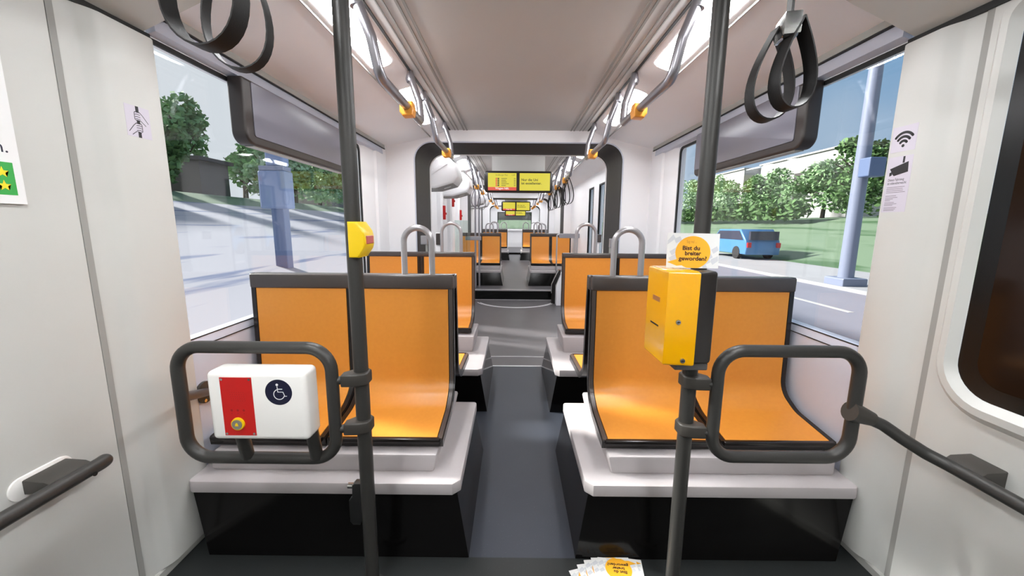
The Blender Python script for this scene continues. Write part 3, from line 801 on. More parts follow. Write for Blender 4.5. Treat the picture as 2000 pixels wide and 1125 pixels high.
def stop_button():
    t = thing('stop_button', (-.515, 1.2, 1.19), 'yellow stop button with red key clipped to the left entrance pole', 'button')
    b = B(); prism(b, [(-.541, 1.196), (-.512, 1.196), (-.494, 1.222), (-.490, 1.236), (-.490, 1.262), (-.494, 1.277), (-.512, 1.304), (-.541, 1.304)], 'y', 1.176, 1.262, .006, 3)
    obj('housing', b, M_stop, t, smooth=30)
    b = B(); box(b, -.4925, -.4875, 1.19, 1.248, 1.237, 1.262, .002); obj('red_key', b, M_red2, t)
stop_button()

def pole_latch():
    t = thing('belt_holder', (-.59, 1.235, .25), 'black belt holder with a bright pin low on the left entrance pole', 'holder')
    b = B(); prism(b, [(-.565, .412), (-.588, .412), (-.596, .404), (-.598, .36), (-.610, .345), (-.610, .265), (-.600, .252), (-.575, .252), (-.565, .27)], 'y', 1.222, 1.252, .004, 2); obj('holder_body', b, mat('holder_black', srgb(24, 24, 24), .35), t, smooth=40)
    b = B(); cyl(b, (-.592, 1.237, .395), (-.614, 1.237, .395), .0095, 18); obj('pin', b, M_chrome, t, smooth=50)
pole_latch()

# ------------------------------------------------------------------ overhead rails and hanging straps
def over_rail(s, y0, y1, x, z, r, label, m, knobs=(), up0=True, up1=True, group='overhead grab rails', xs=.672):
    t = thing('overhead_rail', (s*x, (y0+y1)/2, z), label, 'grab rail', group)
    pts = []
    if up0: pts += [(s*xs, y0-.04, ZC-.03), (s*(x+.02), y0-.03, z+.14)]
    pts += [(s*x, y0, z), (s*x, y1, z)]
    if up1: pts += [(s*(x+.015), y1+.03, z+.12), (s*xs, y1+.06, ZC-.03)]
    b = B(); tube(b, pts, r, 14, fil=.05); obj('rail_tube', b, m, t, smooth=60)
    for fl, y in ((up0, y0-.04), (up1, y1+.06)):
        if fl:
            b = B(); tube(b, [(s*(xs-.003), y, ZC-.062), (s*xs, y, ZC-.045), (s*xs, y, ZC)], lambda i: (r*1.15, r*1.35, r*.8)[i], 12); obj('ceiling_mount', b, m, t, smooth=50)
    for ky in knobs:
        b = B(); prism(b, [(s*(x-.030), z-.044), (s*(x+.022), z-.048), (s*(x+.036), z-.028), (s*(x+.036), z+.022), (s*(x-.030), z+.024), (s*(x-.036), z-.012)], 'y', ky-.036, ky+.036, .009, 3); obj('rail_sleeve', b, M_knob, t, smooth=40)
    return t
def teardrop(o, L, w, ang, n=40):
    o = Vector(o); h = Vector((math.cos(ang), math.sin(ang), 0)); out = []
    for i in range(n+1):
        th = 2*PI*i/n
        z = -L*(1-math.cos(th))/2; x = w/2*math.sin(th)*abs(math.sin(th/2))**1.15*1.28
        out.append(o+h*x+Vector((0, 0, z)))
    return out, Vector((-math.sin(ang), math.cos(ang), 0))
def strap(o, loops, label, group, wid=.034, th=.0032, rail_r=.02, clip=True, small=False):
    t = thing('hanging_strap', o, label, 'hanging strap', group)
    for (L, w, a, dz, off) in loops:
        b = B(); p, wv = teardrop(Vector(o)+Vector((off[0], off[1], -dz)), L, w, a)
        sect = [(-wid/2, -th/2), (wid/2, -th/2), (wid/2, th/2), (-wid/2, th/2)]
        tube(b, p, th, sect=sect, up=wv, cap=True); obj('strap_loop', b, M_strap, t, smooth=50)
    if clip:
        a = clip[0]; dz = clip[1]; ht = clip[2]
        c = Vector(o)+Vector((0, 0, -dz))
        h = Vector((math.cos(a), math.sin(a), 0)); wv = Vector((-math.sin(a), math.cos(a), 0))
        b = B(); q = [c+h*sx+wv*sy for sx, sy in ((-.016, -.031), (.016, -.031), (.016, .031), (-.016, .031))]
        prism(b, [(v.x, v.y) for v in q], 'z', c.z-ht/2, c.z+ht/2, .003); obj('strap_clip', b, M_chrome, t, smooth=40)
        b = B(); p = [c+wv*k+Vector((0, 0, zz)) for k, zz in ((0, 0), (0, dz-.002))]
        top = Vector(o)
        ring = [top+h*(.024*math.cos(PI*1.5+2*PI*i/20))+Vector((0, 0, .022+.024*math.sin(PI*1.5+2*PI*i/20))) for i in range(21)]
        sect = [(-.017, -.0025), (.017, -.0025), (.017, .0025), (-.017, .0025)]
        tube(b, [c, top-Vector((0, 0, .004))]+ring, .003, sect=sect, up=wv); obj('strap_hanger', b, M_strap, t, smooth=50)
    return t
for s, nm in ((-1, 'left'), (1, 'right')):
    over_rail(s, 1.73, 2.46, .6, 1.895, .0215, 'nearer silver overhead grab rail with orange sleeve on the %s' % nm, M_rail, knobs=(2.16,))
    over_rail(s, 2.92, 3.64, .6, 1.885, .0205, 'farther silver overhead grab rail with orange sleeve on the %s, before the gangway' % nm, M_rail, knobs=(3.36,))
    for k, (y0, y1) in enumerate(((4.62, 5.25), (5.6, 6.2), (6.55, 7.3))):
        if s < 0 and k == 0: continue
        over_rail(s, y0, y1, .6, 1.86, .018, 'silver overhead rail %s beyond the gangway, on the %s' % (['just', 'midway', 'farthest'][k], nm), M_rail, knobs=(y1-.15,))
        ks = [(y0+.1), (y0+y1)/2, y1-.05] if s > 0 else [(y0+y1)/2]
        for j, y in enumerate(ks):
            strap((s*.6, y, 1.842), [(.30, .15, .5+.3*j, 0, (0, 0))], 'thin hanging loop on the %s %s rail beyond the gangway, %s of its rail' % (nm, ['first', 'second', 'third'][k], ['front', 'middle', 'back'][j]), 'thin straps beyond the gangway', wid=.012, th=.004, clip=None)
    for k, (y0, y1) in enumerate(((8.9, 9.6), (10.2, 10.9))):
        over_rail(s, y0, y1, .6, 1.86, .018, 'silver overhead rail deep in the third car on the %s, %s one' % (nm, ['nearer', 'farther'][k]), M_rail, knobs=(y1-.1,))
    for k, (y0, y1) in enumerate(((12.2, 12.9), (13.4, 14.0))):
        over_rail(s, y0, y1, .6, 1.86, .018, 'silver overhead rail near the rear monitor on the %s, %s one' % (nm, ['nearer', 'farther'][k]), M_rail, knobs=(y0+.1, y1-.1))
    over_rail(s, .25, 1.0, .655 if s < 0 else .565, 1.95 if s < 0 else 1.86, .021, 'dark overhead rail above the front hanging straps on the %s' % nm, M_dark, group='front overhead rails')
strap((-.632, .80, 1.925), [(.302, .158, -.10, 0, (.01, 0))], 'black loop strap hanging at the top left, the nearer one', 'black hanging loop straps', wid=.038, clip=None)
strap((-.668, .955, 1.925), [(.285, .140, .10, 0, (.004, 0))], 'black loop strap hanging at the top left, the farther one', 'black hanging loop straps', wid=.03, clip=None)
strap((.562, .955, 1.835), [(.200, .094, -.06, .088, (-.010, .028)), (.186, .086, .04, .088, (.012, -.016))], 'black double loop strap with a chrome clip hanging at the top right', 'black hanging loop straps', wid=.038, clip=(-.28, .100, .046))

# ------------------------------------------------------------------ display housings over the side windows
for s, nm in ((-1, 'left'), (1, 'right')):
    t = thing('display_housing', (s*(W-.05), 2.4, 1.66), 'dark slab display housing above the %s window' % nm, 'display', 'display housings over windows')
    y0, y1 = 1.865, 2.95
    b = B(); prism(b, rrect(y0, y1, 1.655, 1.945, .05, 7, (.055, .03, .01, .01)), 'x', s*(W-.002), s*(W-.075), .012, 3); obj('housing', b, M_displayd, t, smooth=40)
    b = B(); prism(b, rrect(y0+.055, y1-.012, 1.695, 1.938, .012, 4), 'x', s*(W-.074), s*(W-.079), .002); obj('front_panel', b, M_display, t, smooth=40)
    b = B(); prism(b, rrect(y0+.04, y1-.02, 0, .05, .01, 3), 'z', 1.652, 1.6555)
    bmesh.ops.delete(b, geom=b.verts[:], context='VERTS'); box(b, s*(W-.062), s*(W-.02), y0+.06, y1-.02, 1.651, 1.656); obj('underside_strip', b, M_kick, t)

# ------------------------------------------------------------------ stickers and poster on the front walls
XL = -W+.027; XR = W-.027
def sticker_hands():
    P = Plane((XL, 1.383, 1.628), (0, 1, 0), (0, 0, 1))
    t = thing('hold_on_sticker', (XL, 1.383, 1.58), 'small lilac sticker of two hands gripping a bar on the left pillar', 'sticker')
    b = B(); P.rect(b, -.044, .044, -.050, .050, 0, .0004); obj('sticker_sheet', b, M_sticker, t)
    b = B()
    P.rect(b, -.0055, .0055, .030, .050, .0004, .0007); P.rect(b, -.0055, .0055, -.006, .006, .0004, .0007); P.rect(b, -.0055, .0055, -.050, -.032, .0004, .0007)
    def hand(cx, cz, s):
        for i in range(4): P.stroke(b, [(cx-.009*s, cz+.012-i*.0075), (cx-.003*s, cz+.0135-i*.0075), (cx+.008*s, cz+.012-i*.0075)], .0018, .0004, .0007)
        P.stroke(b, [(cx-.009*s, cz+.013), (cx-.0115*s, cz+.008), (cx-.0115*s, cz-.012), (cx-.006*s, cz-.016), (cx+.009*s, cz-.014)], .0018, .0004, .0007)
        P.stroke(b, [(cx+.008*s, cz+.013), (cx+.018*s, cz+.004), (cx+.036*s, cz-.018)], .0018, .0004, .0007)
        P.stroke(b, [(cx+.009*s, cz-.014), (cx+.020*s, cz-.022), (cx+.026*s, cz-.027)], .0018, .0004, .0007)
    hand(0, .019, 1); hand(0, -.017, -1)
    obj('hands_pictogram', b, M_ink, t)
sticker_hands()
def sticker_wifi():
    P = Plane((XR, 1.430, 1.605), (0, -1, 0), (0, 0, 1))
    t = thing('wifi_sticker', (XR, 1.43, 1.56), 'square lilac wireless network sticker, upper of two on the right pillar', 'sticker')
    b = B(); P.rect(b, -.044, .044, -.043, .043, 0, .0004); obj('sticker_sheet', b, M_sticker, t)
    b = B(); P.circ(b, 0, -.024, .0052, .0004, .0008)
    for r in (.0165, .0305, .0445): P.stroke(b, [(r*.9*math.cos(math.radians(a)), -.024+r*math.sin(math.radians(a))) for a in range(42, 139, 8)], .0085, .0004, .0008)
    obj('wifi_symbol', b, M_ink, t)
sticker_wifi()
def sticker_camera():
    P = Plane((XR, 1.430, 1.450), (0, -1, 0), (0, 0, 1))
    t = thing('camera_sticker', (XR, 1.43, 1.355), 'tall lilac video surveillance notice, lower of two on the right pillar', 'sticker')
    b = B(); P.rect(b, -.044, .044, -.096, .096, 0, .0004); obj('sticker_sheet', b, M_sticker, t)
    b = B()
    P.poly(b, [(-.034, .056), (.030, .075), (.033, .040), (-.016, .030), (-.022, .036), (-.026, .046)][::-1], .0004, .0008)
    P.poly(b, [(-.034, .042), (-.025, .046), (-.024, .034), (-.033, .030)][::-1], .0004, .0008)
    P.rect(b, .009, .016, .072, .094, .0004, .0008)
    obj('camera_pictogram', b, M_ink, t)
    b = B(); P.text(b, 'Dieses Fahrzeug', .0125, -.036, .013, 'LEFT', 0, .72, .0004, .0001); P.text(b, 'ist videoüberwacht', .0125, -.036, .001, 'LEFT', 0, .72, .0004, .0001); obj('lettering', b, M_ink, t)
    b = B()
    for i, (z, w) in enumerate(((-.010, .066), (-.016, .060), (-.022, .062), (-.028, .070), (-.040, .040), (-.046, .046), (-.051, .030), (-.056, .020), (-.063, .036), (-.068, .046), (-.073, .032), (-.081, .048), (-.086, .044), (-.091, .040))):
        P.rect(b, -.036, -.036+w, z, z+.0018, .0004, .0006)
    obj('fine_print_lines', b, M_grey_ink, t)
sticker_camera()
def poster():
    P = Plane((-W+.006, .70, 1.62), (0, 1, 0), (0, 0, 1))
    t = thing('poster', (-W+.006, .7, 1.34), 'white poster with green panel of yellow stars at the far left edge', 'poster')
    b = B(); P.rect(b, -.35, .349, -.279, .2, 0, .004); obj('poster_board', b, M_print, t)
    b = B(); P.rect(b, -.30, .332, -.257, -.176, .004, .0044); g = obj('green_panel', b, M_green, t)
    b = B()
    for (x, z) in ((.308, -.2015), (.308, -.2345), (.27, -.2015), (.27, -.2345)):
        P.poly(b, [(x+(.014 if i % 2 == 0 else .0056)*math.sin(i*PI/5), z+(.014 if i % 2 == 0 else .0056)*math.cos(i*PI/5)) for i in range(10)][::-1], .0044, .0048)
    obj('yellow_stars', b, M_star, g)
    b = B(); P.text(b, 'n.', .042, .300, -.152, 'LEFT', 0, 1, .004); obj('lettering', b, M_navy, t)
    b = B(); P.stroke(b, [(.25, -.02), (.28, -.032), (.306, -.045), (.322, -.052)], .007, .004, .0044); obj('pen_stroke', b, M_ink, t)
poster()

# ------------------------------------------------------------------ passenger information monitors
def monitor(y, x0, x1, z0, z1, label, detail=True):
    t = thing('info_monitor', ((x0+x1)/2, y, z1), label, 'monitor', 'yellow passenger information monitors')
    b = B(); prism(b, rrect(x0, x1, z0, z1, .04, 7), 'y', y, y+.07, .006, 2); obj('housing', b, M_monbez, t, smooth=40)
    P = Plane(((x0+x1)/2, y, (z0+z1)/2), (1, 0, 0), (0, 0, 1)); H = (z1-z0); Wd = x1-x0
    h = H*.40
    a0, a1 = -Wd*.445, -Wd*.028; c0, c1 = Wd*.018, Wd*.462
    b = B(); P.rect(b, a0, a1, -h+.2*h*2*.95, h, 0, .002); s1 = obj('timetable_screen', b, M_scr, t)
    b = B(); P.rect(b, a0, a1, -h, -h+.2*h*2*.95, 0, .002); s2 = obj('red_bar', b, M_scrR, t)
    b = B(); P.rect(b, c0, c1, -h, h, 0, .002); s3 = obj('message_screen', b, M_scr, t)
    b = B(); P.text(b, 'Nur die Uni', .043, c0+.022, .012, 'LEFT', .0009, 1.05, .002); P.text(b, 'ist exzellenter.', .043, c0+.022, -.032, 'LEFT', .0009, 1.05, .002); obj('lettering', b, M_scrT, s3)
    b = B(); P.text(b, 'Wagen hält.', .038, (a0+a1)/2, -h+.014, 'CENTER', .0006, 1.0, .002); obj('lettering', b, M_scrW, s2)
    if detail:
        b = B()
        P.text(b, 'Straßburger Platz', .027, a0+.10, h-.034, 'LEFT', 0, .85, .002); P.text(b, '12:49', .025, a1-.066, h-.034, 'LEFT', 0, .85, .002)
        for i, w in enumerate((.075, .06, .07, .10, .06)):
            P.rect(b, a0+.175, a0+.175+w, .036-i*.022, .044-i*.022, .002, .0025); P.rect(b, a1-.035, a1-.01, .036-i*.022, .044-i*.022, .002, .0025)
        obj('timetable_lines', b, M_scrG if False else mat('screen_lines', (.02, .02, .02, 1), .4, emit=srgb(150, 140, 50), estr=.6), s1)
        b = B()
        for i in range(5): P.rect(b, a0+.10, a0+.122, .032-i*.022, .048-i*.022, .002, .0026)
        obj('red_line_numbers', b, M_scrR, s1)
        b = B()
        for i in range(5): P.rect(b, a0+.126, a0+.148, .032-i*.022, .048-i*.022, .002, .0026)
        obj('dark_line_numbers', b, M_scrT, s1)
    b = B(); box(b, x0+.1, x1-.1, y+.055, y+.068, z1-.05, ZC+.001); obj('hanger_plate', b, M_ceil, t)
monitor(5.3, -.435, .462, 1.712, 1.988, 'nearest yellow double screen monitor hanging past the first gangway')
monitor(12.0, -.415, .465, 1.69, 1.975, 'second yellow double screen monitor, deeper in the tram', False)
monitor(16.4, -.41, .465, 1.635, 1.885, 'farthest yellow double screen monitor, just above the rear window', False)

# ------------------------------------------------------------------ fittings of the second car
def door_drive(y, x0, x1, label):
    t = thing('door_drive_cover', (-(1.15+x1)/2, y, 1.7), label, 'cover', 'white door drive covers')
    b = B(); prism(b, [(-1.149, 2.03), (-.80, 2.05), (-.715, 1.98), (-.69, 1.84), (-.74, 1.765), (-.95, 1.705), (-1.149, 1.70)], 'y', y, y+.5, .03, 3); h = obj('cover_shell', b, M_white, t, smooth=40)
    b = B(); prism(b, [(-.745, 1.758), (-.95, 1.700), (-1.140, 1.694), (-1.140, 1.702), (-.95, 1.708), (-.75, 1.768)], 'y', y+.03, y+.47); obj('underside', b, M_seal, t)
    b = B(); prism(b, [(-.80, 1.7735-.030), (-.88, 1.7485-.030), (-.88, 1.7435-.030), (-.80, 1.7685-.030)], 'y', y+.2, y+.23); obj('slot', b, M_print, t)
    b = B(); prism(b, [(-.86, 1.99), (-.80, 1.97), (-1.02, 1.83), (-1.06, 1.84)], 'y', y-.012, y+.01, .006, 2); obj('front_rib', b, M_white, t, smooth=40)
door_drive(4.62, 0, .69, 'white door drive cover just past the gangway, the nearer one')
door_drive(5.95, 0, .69, 'white door drive cover past the gangway, the farther one')
for k, y in enumerate((9.0, 10.3)):
    door_drive(y, 0, .69, 'white door drive cover seen small through the second gangway, %s' % ['nearer one', 'farther one'][k])
def red_handle(x, y, z0, z1, label, w=.05):
    t = thing('emergency_handle', (x, y, z0), label, 'emergency handle', 'red emergency handles')
    b = B(); box(b, x-.006, x+.03, y, y+w, z0, z1, .004); obj('back_plate', b, M_red, t)
    b = B(); box(b, x+.03, x+.045, y+.01, y+w-.01, z0+(z1-z0)*.35, z0+(z1-z0)*.5, .003); obj('pull', b, mat('handle_red_dark', srgb(170, 16, 16), .4) if 'handle_red_dark' not in MATS else MATS['handle_red_dark'], t)
# posts of the left doorway carry the handles
for (y, w) in ((5.75, .12), (6.62, .14), (7.55, .12)):
    b = B(); prism(b, [(-1.15, y), (-1.10, y), (-1.075, y+.03), (-1.075, y+w), (-1.15, y+w)], 'z', 0 if y < 6.7 else .17, 2.06); struct('wall_left', b, M_white)
red_handle(-1.07, 5.80, 1.36, 1.56, 'tall red emergency handle on the first white post past the gangway')
red_handle(-1.07, 6.66, 1.58, 1.80, 'red hammer holder higher on the second white post')
red_handle(-1.07, 7.60, 1.37, 1.56, 'red emergency handle on the last white post before the second gangway')
# glass partition, pair of poles with cross bar
t = thing('glass_partition', (-1.0, 6.9, .17), 'clear glass partition behind the second left seat', 'partition')
b = B(); box(b, -1.07, -.80, 6.90, 6.908, .55, 1.36); obj('pane', b, M_pglass, t)
b = B(); box(b, -1.07, -.80, 6.89, 6.918, .17, .55, .004); obj('lower_panel', b, M_white, t)
t = thing('twin_pole', (-.67, 6.95, .17), 'pair of slim silver poles with a cross bar beside the step', 'pole')
for x in (-.715, -.648):
    b = B(); cyl(b, (x, 6.95, .17), (x, 6.95, ZC-.001), .0165, 14); obj('pole_tube', b, M_rail, t, smooth=50)
b = B(); box(b, -.89, -.615, 6.925, 6.975, 1.015, 1.085, .006); obj('cross_bar', b, M_rail, t)
t = thing('stanchion_loop', (.8, 7.12, .5), 'grey upright loop handle in front of the right raised seat', 'handle')
b = B(); tube(b, [(.80, 7.16, 1.12), (.745, 7.16, 1.12), (.745, 7.16, .45), (.80, 7.16, .45)], .014, 12, fil=.04); obj('loop_tube', b, M_steel, t, smooth=50)
b = B(); box(b, .78, 1.149, 7.14, 7.18, 1.06, 1.14, .005); obj('upper_bracket', b, M_rail, t)
b = B(); box(b, .78, 1.149, 7.14, 7.18, .42, .50, .005); obj('lower_bracket', b, M_rail, t)
t = thing('step_console', (.85, 6.3, 0), 'white step side panel with slanted dark edge, right of the step', 'panel')
b = B(); prism(b, [(.66, .001), (.66, .30), (.74, .50), (1.149, .50), (1.149, .001)], 'y', 6.24, 6.70, .004); obj('panel_body', b, M_white, t)
b = B(); prism(b, [(.595, .001), (.595, .33), (.70, .56), (.74, .56), (.74, .52), (.655, .31), (.655, .001)], 'y', 6.40, 6.50, .004); obj('dark_edge', b, M_lip, t)
b = B(); tube(b, [(.59, 6.39, .18), (.59, 6.39, .33), (.70, 6.39, .565)], .006, 8); obj('bright_edge', b, M_chrome, t)
# brackets on the gangway frame
def bracket(x, y, z, label, s):
    t = thing('gangway_bracket', (x, y, z-.06), label, 'bracket', 'grey brackets at the gangway')
    b = B(); box(b, x-.032, x+.032, y-.045, y, z-.045, z+.045, .005); obj('block', b, M_steel, t)
    b = B(); box(b, x+.012*s, x+.03*s, y-.03, y-.005, z-.22, z-.045, .003); obj('lug', b, M_kick, t)
bracket(-.945, 4.0, 1.135, 'small grey bracket on the dark gangway frame at the left', 1)
bracket(.955, 4.0, 1.12, 'small grey bracket on the dark gangway frame at the right', -1)
t = thing('gate_post', (-.86, 4.5, 0), 'grey folded gate post standing left just inside the gangway', 'post')
b = B(); box(b, -.93, -.86, 4.5, 4.55, .001, 1.20, .006); obj('post_body', b, M_white, t)
b = B(); box(b, -.925, -.845, 4.47, 4.51, 1.06, 1.19, .006); obj('latch_block', b, M_frame, t)
t = thing('gate_post', (.93, 4.6, 0), 'grey folded gate post standing right just inside the gangway', 'post')
b = B(); box(b, .90, .96, 4.6, 4.65, .001, 1.19, .006); obj('post_body', b, M_white, t)
b = B(); box(b, .895, .975, 4.57, 4.61, 1.10, 1.19, .006); obj('latch_block', b, M_frame, t)

# ------------------------------------------------------------------ the street outside
def sheet(name, pts, y0, y1, m, kind='structure', label=None, cat=None):
    b = B(); n = 10
    prism(b, [(x, z) for x, z in pts]+[(x, z-.3) for x, z in reversed(pts)], 'y', y0, y1)
    o = obj(name, b, m); o['kind'] = kind
    if label: tag(o, label, cat)
    return o
GL = lambda x: -.42+max(0, (-x-2.2))*.228
sheet('pavement', [(-2.0, -.42), (-2.2, -.42), (-13.2, GL(-13.2))], -6, 90, M_pave)
sheet('lawn', [(-13.2, GL(-13.2)), (-15, 2.62), (-60, 3.2)], -6, 160, M_lawn)
sheet('kerb', [(2.0, -.42), (4.9, -.40)], -6, 90, M_kerb)
sheet('road', [(4.9, -.46), (9.2, -.46)], -6, 90, M_road)
sheet('pavement', [(9.2, -.36), (13.0, -.34)], -6, 90, M_kerb)
sheet('lawn', [(13.0, -.36), (24, 1.9), (30, 2.2), (90, 2.6)], -6, 160, M_lawn)
sheet('lawn', [(-2.0, -.42), (2.0, -.42)], 18.7, 26, M_lawn)
b = B(); prism(b, [(26, -.42), (44, 1.75), (120, 2.2), (120, 1.5), (44, 1.3), (26, -.8)], 'x', -5.5, 5.5); struct('lawn', b, M_lawn)
for i in range(8):
    b = B(); box(b, 6.95, 7.08, 3+i*5, 5.2+i*5, -.461, -.455); o = obj('lane_mark', b, M_bwhite); o['kind'] = 'structure'
def tree(x, y, z, h, w, m, label, seed, trunk=.18, low=.28, n=2600, leaf=.2):
    rnd = random.Random(seed)
    t = thing('tree', (x, y, z), label, 'tree', 'trees along the street')
    b = B(); tube(b, [(x, y, z-.1), (x+.05, y, z+h*.3), (x, y+.05, z+h*.6)], lambda i: trunk*(1, .8, .4)[i], 10)
    for k in range(5):
        a = rnd.uniform(0, 2*PI); tube(b, [(x, y, z+h*(.3+.05*k)), (x+w*.28*math.cos(a), y+w*.28*math.sin(a), z+h*(.5+.06*k))], lambda i: trunk*(.4, .15)[i], 7)
    obj('trunk', b, M_bark, t, smooth=50)
    b = B(); blobs = []
    for k in range(16):
        a = rnd.uniform(0, 2*PI); f = rnd.random(); rr = w*.36*math.sqrt(rnd.random())*(1-.55*f)
        blobs.append((x+rr*math.cos(a), y+rr*math.sin(a), z+h*(low+(.92-low)*f), w*rnd.uniform(.15, .26)*(1-.4*f)))
    for k in range(n):
        bx, by, bz, br = rnd.choice(blobs)
        d = Vector((rnd.gauss(0, 1), rnd.gauss(0, 1), rnd.gauss(0, 1))).normalized()*br*rnd.uniform(.55, 1.05)
        c = Vector((bx, by, bz))+d
        u = Vector((rnd.gauss(0, 1), rnd.gauss(0, 1), rnd.gauss(0, .6))).normalized(); v = u.cross(Vector((rnd.gauss(0, 1), rnd.gauss(0, 1), rnd.gauss(0, 1)))).normalized()
        q = leaf*rnd.uniform(.6, 1.2)
        b.faces.new([b.verts.new(c+u*q*a_+v*q*b_*.6) for a_, b_ in ((-1, 0), (0, -1), (1, 0), (0, 1))])
    me = bpy.data.meshes.new('foliage'); org = Vector((x, y, z)); bmesh.ops.translate(b, verts=b.verts, vec=-org); b.to_mesh(me); b.free(); me.materials.append(m)
    o = bpy.data.objects.new('foliage', me); COL.objects.link(o); o.parent = t
def lean_shrub(x0, x1, y0, y1, z, h, m, label, seed, n=3500, leaf=.25):
    rnd = random.Random(seed)
    t = thing('hedge', ((x0+x1)/2, (y0+y1)/2, z), label, 'hedge', 'hedges along the street')
    b = B()
    for k in range(n):
        c = Vector((rnd.uniform(x0, x1), rnd.uniform(y0, y1), z+h*rnd.random()**.8*(.8+.2*math.sin(k*1.7))))
        u = Vector((rnd.gauss(0, 1), rnd.gauss(0, 1), rnd.gauss(0, .6))).normalized(); v = u.cross(Vector((rnd.gauss(0, 1), rnd.gauss(0, 1), rnd.gauss(0, 1)))).normalized()
        q = leaf*rnd.uniform(.6, 1.2)
        b.faces.new([b.verts.new(c+u*q*a_+v*q*b_*.6) for a_, b_ in ((-1, 0), (0, -1), (1, 0), (0, 1))])
    org = Vector(((x0+x1)/2, (y0+y1)/2, z)); me = bpy.data.meshes.new('foliage'); bmesh.ops.translate(b, verts=b.verts, vec=-org); b.to_mesh(me); b.free(); me.materials.append(m)
    o = bpy.data.objects.new('foliage', me); COL.objects.link(o); o.parent = t
# left side
tree(-15.0, 17.3, 2.5, 2.9, 2.7, M_leafd, 'dark bushy tree at the near edge of the left window', 1)
tree(-19.0, 23.0, 2.6, 5.9, 4.8, M_leafm, 'tallest tree in the left window, beside the dark shed', 2)
tree(-18.8, 28.0, 2.6, 4.0, 3.8, M_leafm, 'green tree just right of the dark shed in the left window', 3)
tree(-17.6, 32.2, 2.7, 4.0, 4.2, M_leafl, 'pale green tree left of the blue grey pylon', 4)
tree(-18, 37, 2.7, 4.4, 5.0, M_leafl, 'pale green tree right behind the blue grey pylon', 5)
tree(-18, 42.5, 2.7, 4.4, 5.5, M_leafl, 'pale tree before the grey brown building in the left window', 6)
lean_shrub(-14.0, -13.5, 11.5, 14.5, 2.5, 1.3, M_leafd, 'low dark hedge under the trees outside the left window', 7)
def building(name, x0, x1, y0, y1, z0, z1, m, label, windows=0, roof=None):
    t = thing(name, ((x0+x1)/2, (y0+y1)/2, z0), label, 'building', 'buildings along the street')
    b = B(); box(b, x0, x1, y0, y1, z0, z1); obj('walls', b, m, t)
    b = B(); box(b, x0-.2, x1+.2, y0-.2, y1+.2, z1, z1+.18); obj('roof', b, roof or m, t)
    for k in range(windows):
        yy = y0+(k+.3)*(y1-y0)/windows
        xx = x1 if x1 < 0 else x0
        b = B(); box(b, xx-.03, xx+.03, yy, yy+(y1-y0)/windows*.45, z0+(z1-z0)*.35, z0+(z1-z0)*.75); obj('window', b, M_bdark, t)
tree(-15.6, 25.4, 2.55, 4.2, 2.6, M_leafl, 'slim pale tree behind the dark shed outside the left window', 31)
building('shed', -17.2, -15.6, 20.0, 22.0, 2.45, 4.3, M_bdark, 'dark flat roofed shed under the tallest tree outside the left window', 0)
building('building', -26, -20.5, 45, 66, 2.6, 7.6, M_bbrown, 'grey brown building at the far end of the left window', 4)
t = thing('sign_pylon', (-5.35, 9.0, GL(-5.35)-.05), 'blue grey sign pylon on a narrower post outside the left window', 'sign')
z = GL(-5.35)
b = B(); box(b, -5.46, -5.18, 8.88, 9.12, z-.05, 1.62, .02); obj('post', b, M_pylond, t)
b = B(); box(b, -5.66, -5.06, 8.82, 9.18, 1.6, 2.42, .04); obj('lower_cabinet', b, M_pylon, t)
b = B(); box(b, -5.63, -5.09, 8.84, 9.16, 2.42, 2.52, .01); obj('joint_band', b, M_mast, t)
b = B(); box(b, -5.5, -5.1, 8.87, 9.13, 2.52, 3.3, .04); obj('upper_cabinet', b, M_pylon, t)
# right side
def mast(x, y, z, h, r, label):
    t = thing('mast', (x, y, z), label, 'mast')
    b = B(); tube(b, [(x, y, z), (x, y, z+h)], lambda i: (r, r*.7)[i], 18); obj('shaft', b, M_mast, t, smooth=50)
    b = B(); box(b, x-.35, x+.35, y-.35, y+.35, z-.02, z+.22, .03); obj('footing', b, M_mast, t)
    b = B(); box(b, x-.22, x+.22, y-.5, y-.15, z+3.0, z+3.5, .03); obj('signal_box', b, M_pylond, t)
mast(9.6, 11.3, -.36, 9, .19, 'tall pale grey mast on the pavement outside the right window')
tree(24.5, 28.5, 1.9, 5.6, 6.5, M_leafd, 'dark bushy tree right of the tall mast', 11, n=3200)
tree(27.0, 35.0, 2.0, 5.2, 7.0, M_leafm, 'broad green tree left of the tall mast', 12, n=3200)
tree(27.0, 43.0, 2.0, 4.9, 7.5, M_leafm, 'second broad tree in the right window, below the white building', 13, n=3200)
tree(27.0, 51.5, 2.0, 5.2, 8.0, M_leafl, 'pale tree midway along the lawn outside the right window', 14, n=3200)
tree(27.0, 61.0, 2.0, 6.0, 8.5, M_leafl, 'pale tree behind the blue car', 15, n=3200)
tree(27.5, 72.0, 2.0, 8.0, 9.5, M_leafm, 'tall tree at the far edge of the right window', 16, n=3200)
lean_shrub(21.2, 22.4, 30, 80, 1.9, 1.5, M_leafd, 'long dark hedge along the top of the right lawn', 17, n=6000, leaf=.3)
building('building', -4.2, 5.2, 62, 70, 1.8, 6.4, M_bbrown, 'grey brown building seen through the rear window', 0)
tree(2.6, 48, 1.7, 5.5, 4.6, M_leafd, 'dark tree on the right seen through the rear window', 21, n=1800)
tree(-3.0, 49, 1.7, 5.0, 3.6, M_leafd, 'dark tree on the left seen through the rear window', 22, n=1800)
building('building', 34, 44, 41, 56, 2, 9.5, M_bwhite, 'white flat building above the trees in the right window', 5)
building('building', 34, 42, 60, 72, 2, 9.6, M_bwhite, 'white building partly hidden by trees, farther along', 4)
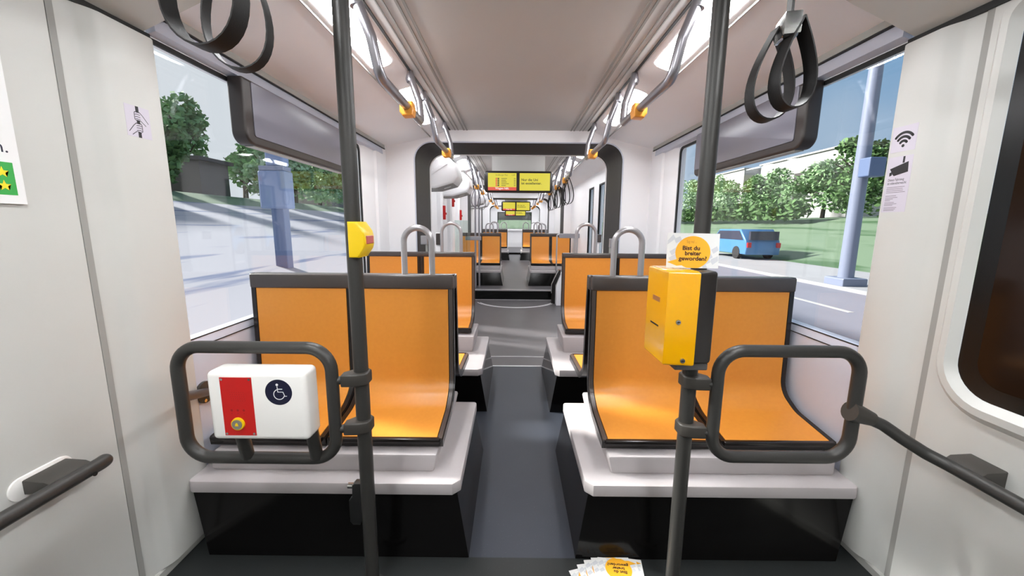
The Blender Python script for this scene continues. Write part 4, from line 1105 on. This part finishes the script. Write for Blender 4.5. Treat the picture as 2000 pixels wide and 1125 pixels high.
def car(x, y, z, label):
    t = thing('car', (x, y, z), label, 'car')
    prof = [(-2.1, .25), (2.1, .25), (2.15, .7), (1.2, .92), (.55, 1.48), (-1.5, 1.5), (-2.05, .95), (-2.15, .6)]
    b = B(); prism(b, [(y+p[0], z+p[1]) for p in prof], 'x', x-.85, x+.85, .06, 3); obj('body', b, M_carb, t, smooth=40)
    for s in (-1, 1):
        b = B(); prism(b, [(y+p[0], z+p[1]) for p in ((-1.85, .97), (.98, .97), (.48, 1.4), (-1.45, 1.42))], 'x', x+s*.845, x+s*.87); obj('side_window', b, M_card2, t)
        for w in (-1.3, 1.35):
            b = B(); cyl(b, (x+s*.70, y+w, z+.32), (x+s*.88, y+w, z+.32), .32, 22); obj('wheel', b, M_tyre, t, smooth=50)
    b = B(); box(b, x-.7, x+.7, y-2.17, y-2.02, z+.98, z+1.40); obj('rear_window', b, M_card2, t)
    for s in (-1, 1):
        b = B(); box(b, x+s*.62, x+s*.82, y-2.2, y-2.1, z+.6, z+.85, .02); obj('tail_light', b, M_red, t)
car(12.3, 21.6, -.35, 'blue parked car on the edge of the lawn outside the right window')

# ------------------------------------------------------------------ daylight
def world():
    w = bpy.data.worlds.new('sky'); SC.world = w; w.use_nodes = True
    nt = w.node_tree; bg = nt.nodes['Background']; out = nt.nodes['World Output']
    tc = nt.nodes.new('ShaderNodeTexCoord'); sp = nt.nodes.new('ShaderNodeSeparateXYZ'); nt.links.new(tc.outputs['Generated'], sp.inputs[0])
    n = nt.nodes.new('ShaderNodeTexNoise'); n.inputs['Scale'].default_value = 2.2; n.inputs['Detail'].default_value = 5
    nt.links.new(tc.outputs['Generated'], n.inputs['Vector'])
    mr = nt.nodes.new('ShaderNodeMapRange'); mr.inputs['From Min'].default_value = -.15; mr.inputs['From Max'].default_value = .45
    nt.links.new(sp.outputs['X'], mr.inputs['Value'])
    mz = nt.nodes.new('ShaderNodeMapRange'); mz.inputs['From Min'].default_value = .05; mz.inputs['From Max'].default_value = .35; mz.inputs['To Min'].default_value = .55
    nt.links.new(sp.outputs['Z'], mz.inputs['Value'])
    cl = nt.nodes.new('ShaderNodeMapRange'); cl.inputs['From Min'].default_value = .45; cl.inputs['From Max'].default_value = .72; cl.inputs['To Min'].default_value = 1; cl.inputs['To Max'].default_value = .45
    nt.links.new(n.outputs['Fac'], cl.inputs['Value'])
    m1 = nt.nodes.new('ShaderNodeMath'); m1.operation = 'MULTIPLY'; nt.links.new(mr.outputs[0], m1.inputs[0]); nt.links.new(mz.outputs[0], m1.inputs[1])
    m2 = nt.nodes.new('ShaderNodeMath'); m2.operation = 'MULTIPLY'; nt.links.new(m1.outputs[0], m2.inputs[0]); nt.links.new(cl.outputs[0], m2.inputs[1])
    mx = nt.nodes.new('ShaderNodeMixRGB'); mx.inputs[1].default_value = srgb(226, 231, 238); mx.inputs[2].default_value = srgb(112, 162, 206)
    nt.links.new(m2.outputs[0], mx.inputs[0]); nt.links.new(mx.outputs[0], bg.inputs['Color'])
    bg.inputs['Strength'].default_value = 1.0
world()
sd = bpy.data.lights.new('sun', 'SUN'); sd.energy = 12.0; sd.angle = math.radians(6); sd.color = (1, .97, .92)
so = bpy.data.objects.new('sun', sd); COL.objects.link(so)
so.rotation_euler = Vector((1.0, -.35, -.62)).to_track_quat('-Z', 'Y').to_euler()

# ------------------------------------------------------------------ view
SC.view_settings.view_transform = 'Standard'; SC.view_settings.look = 'None'
SC.view_settings.exposure = 0.0; SC.view_settings.gamma = 1.0; SC.view_settings.use_curve_mapping = False
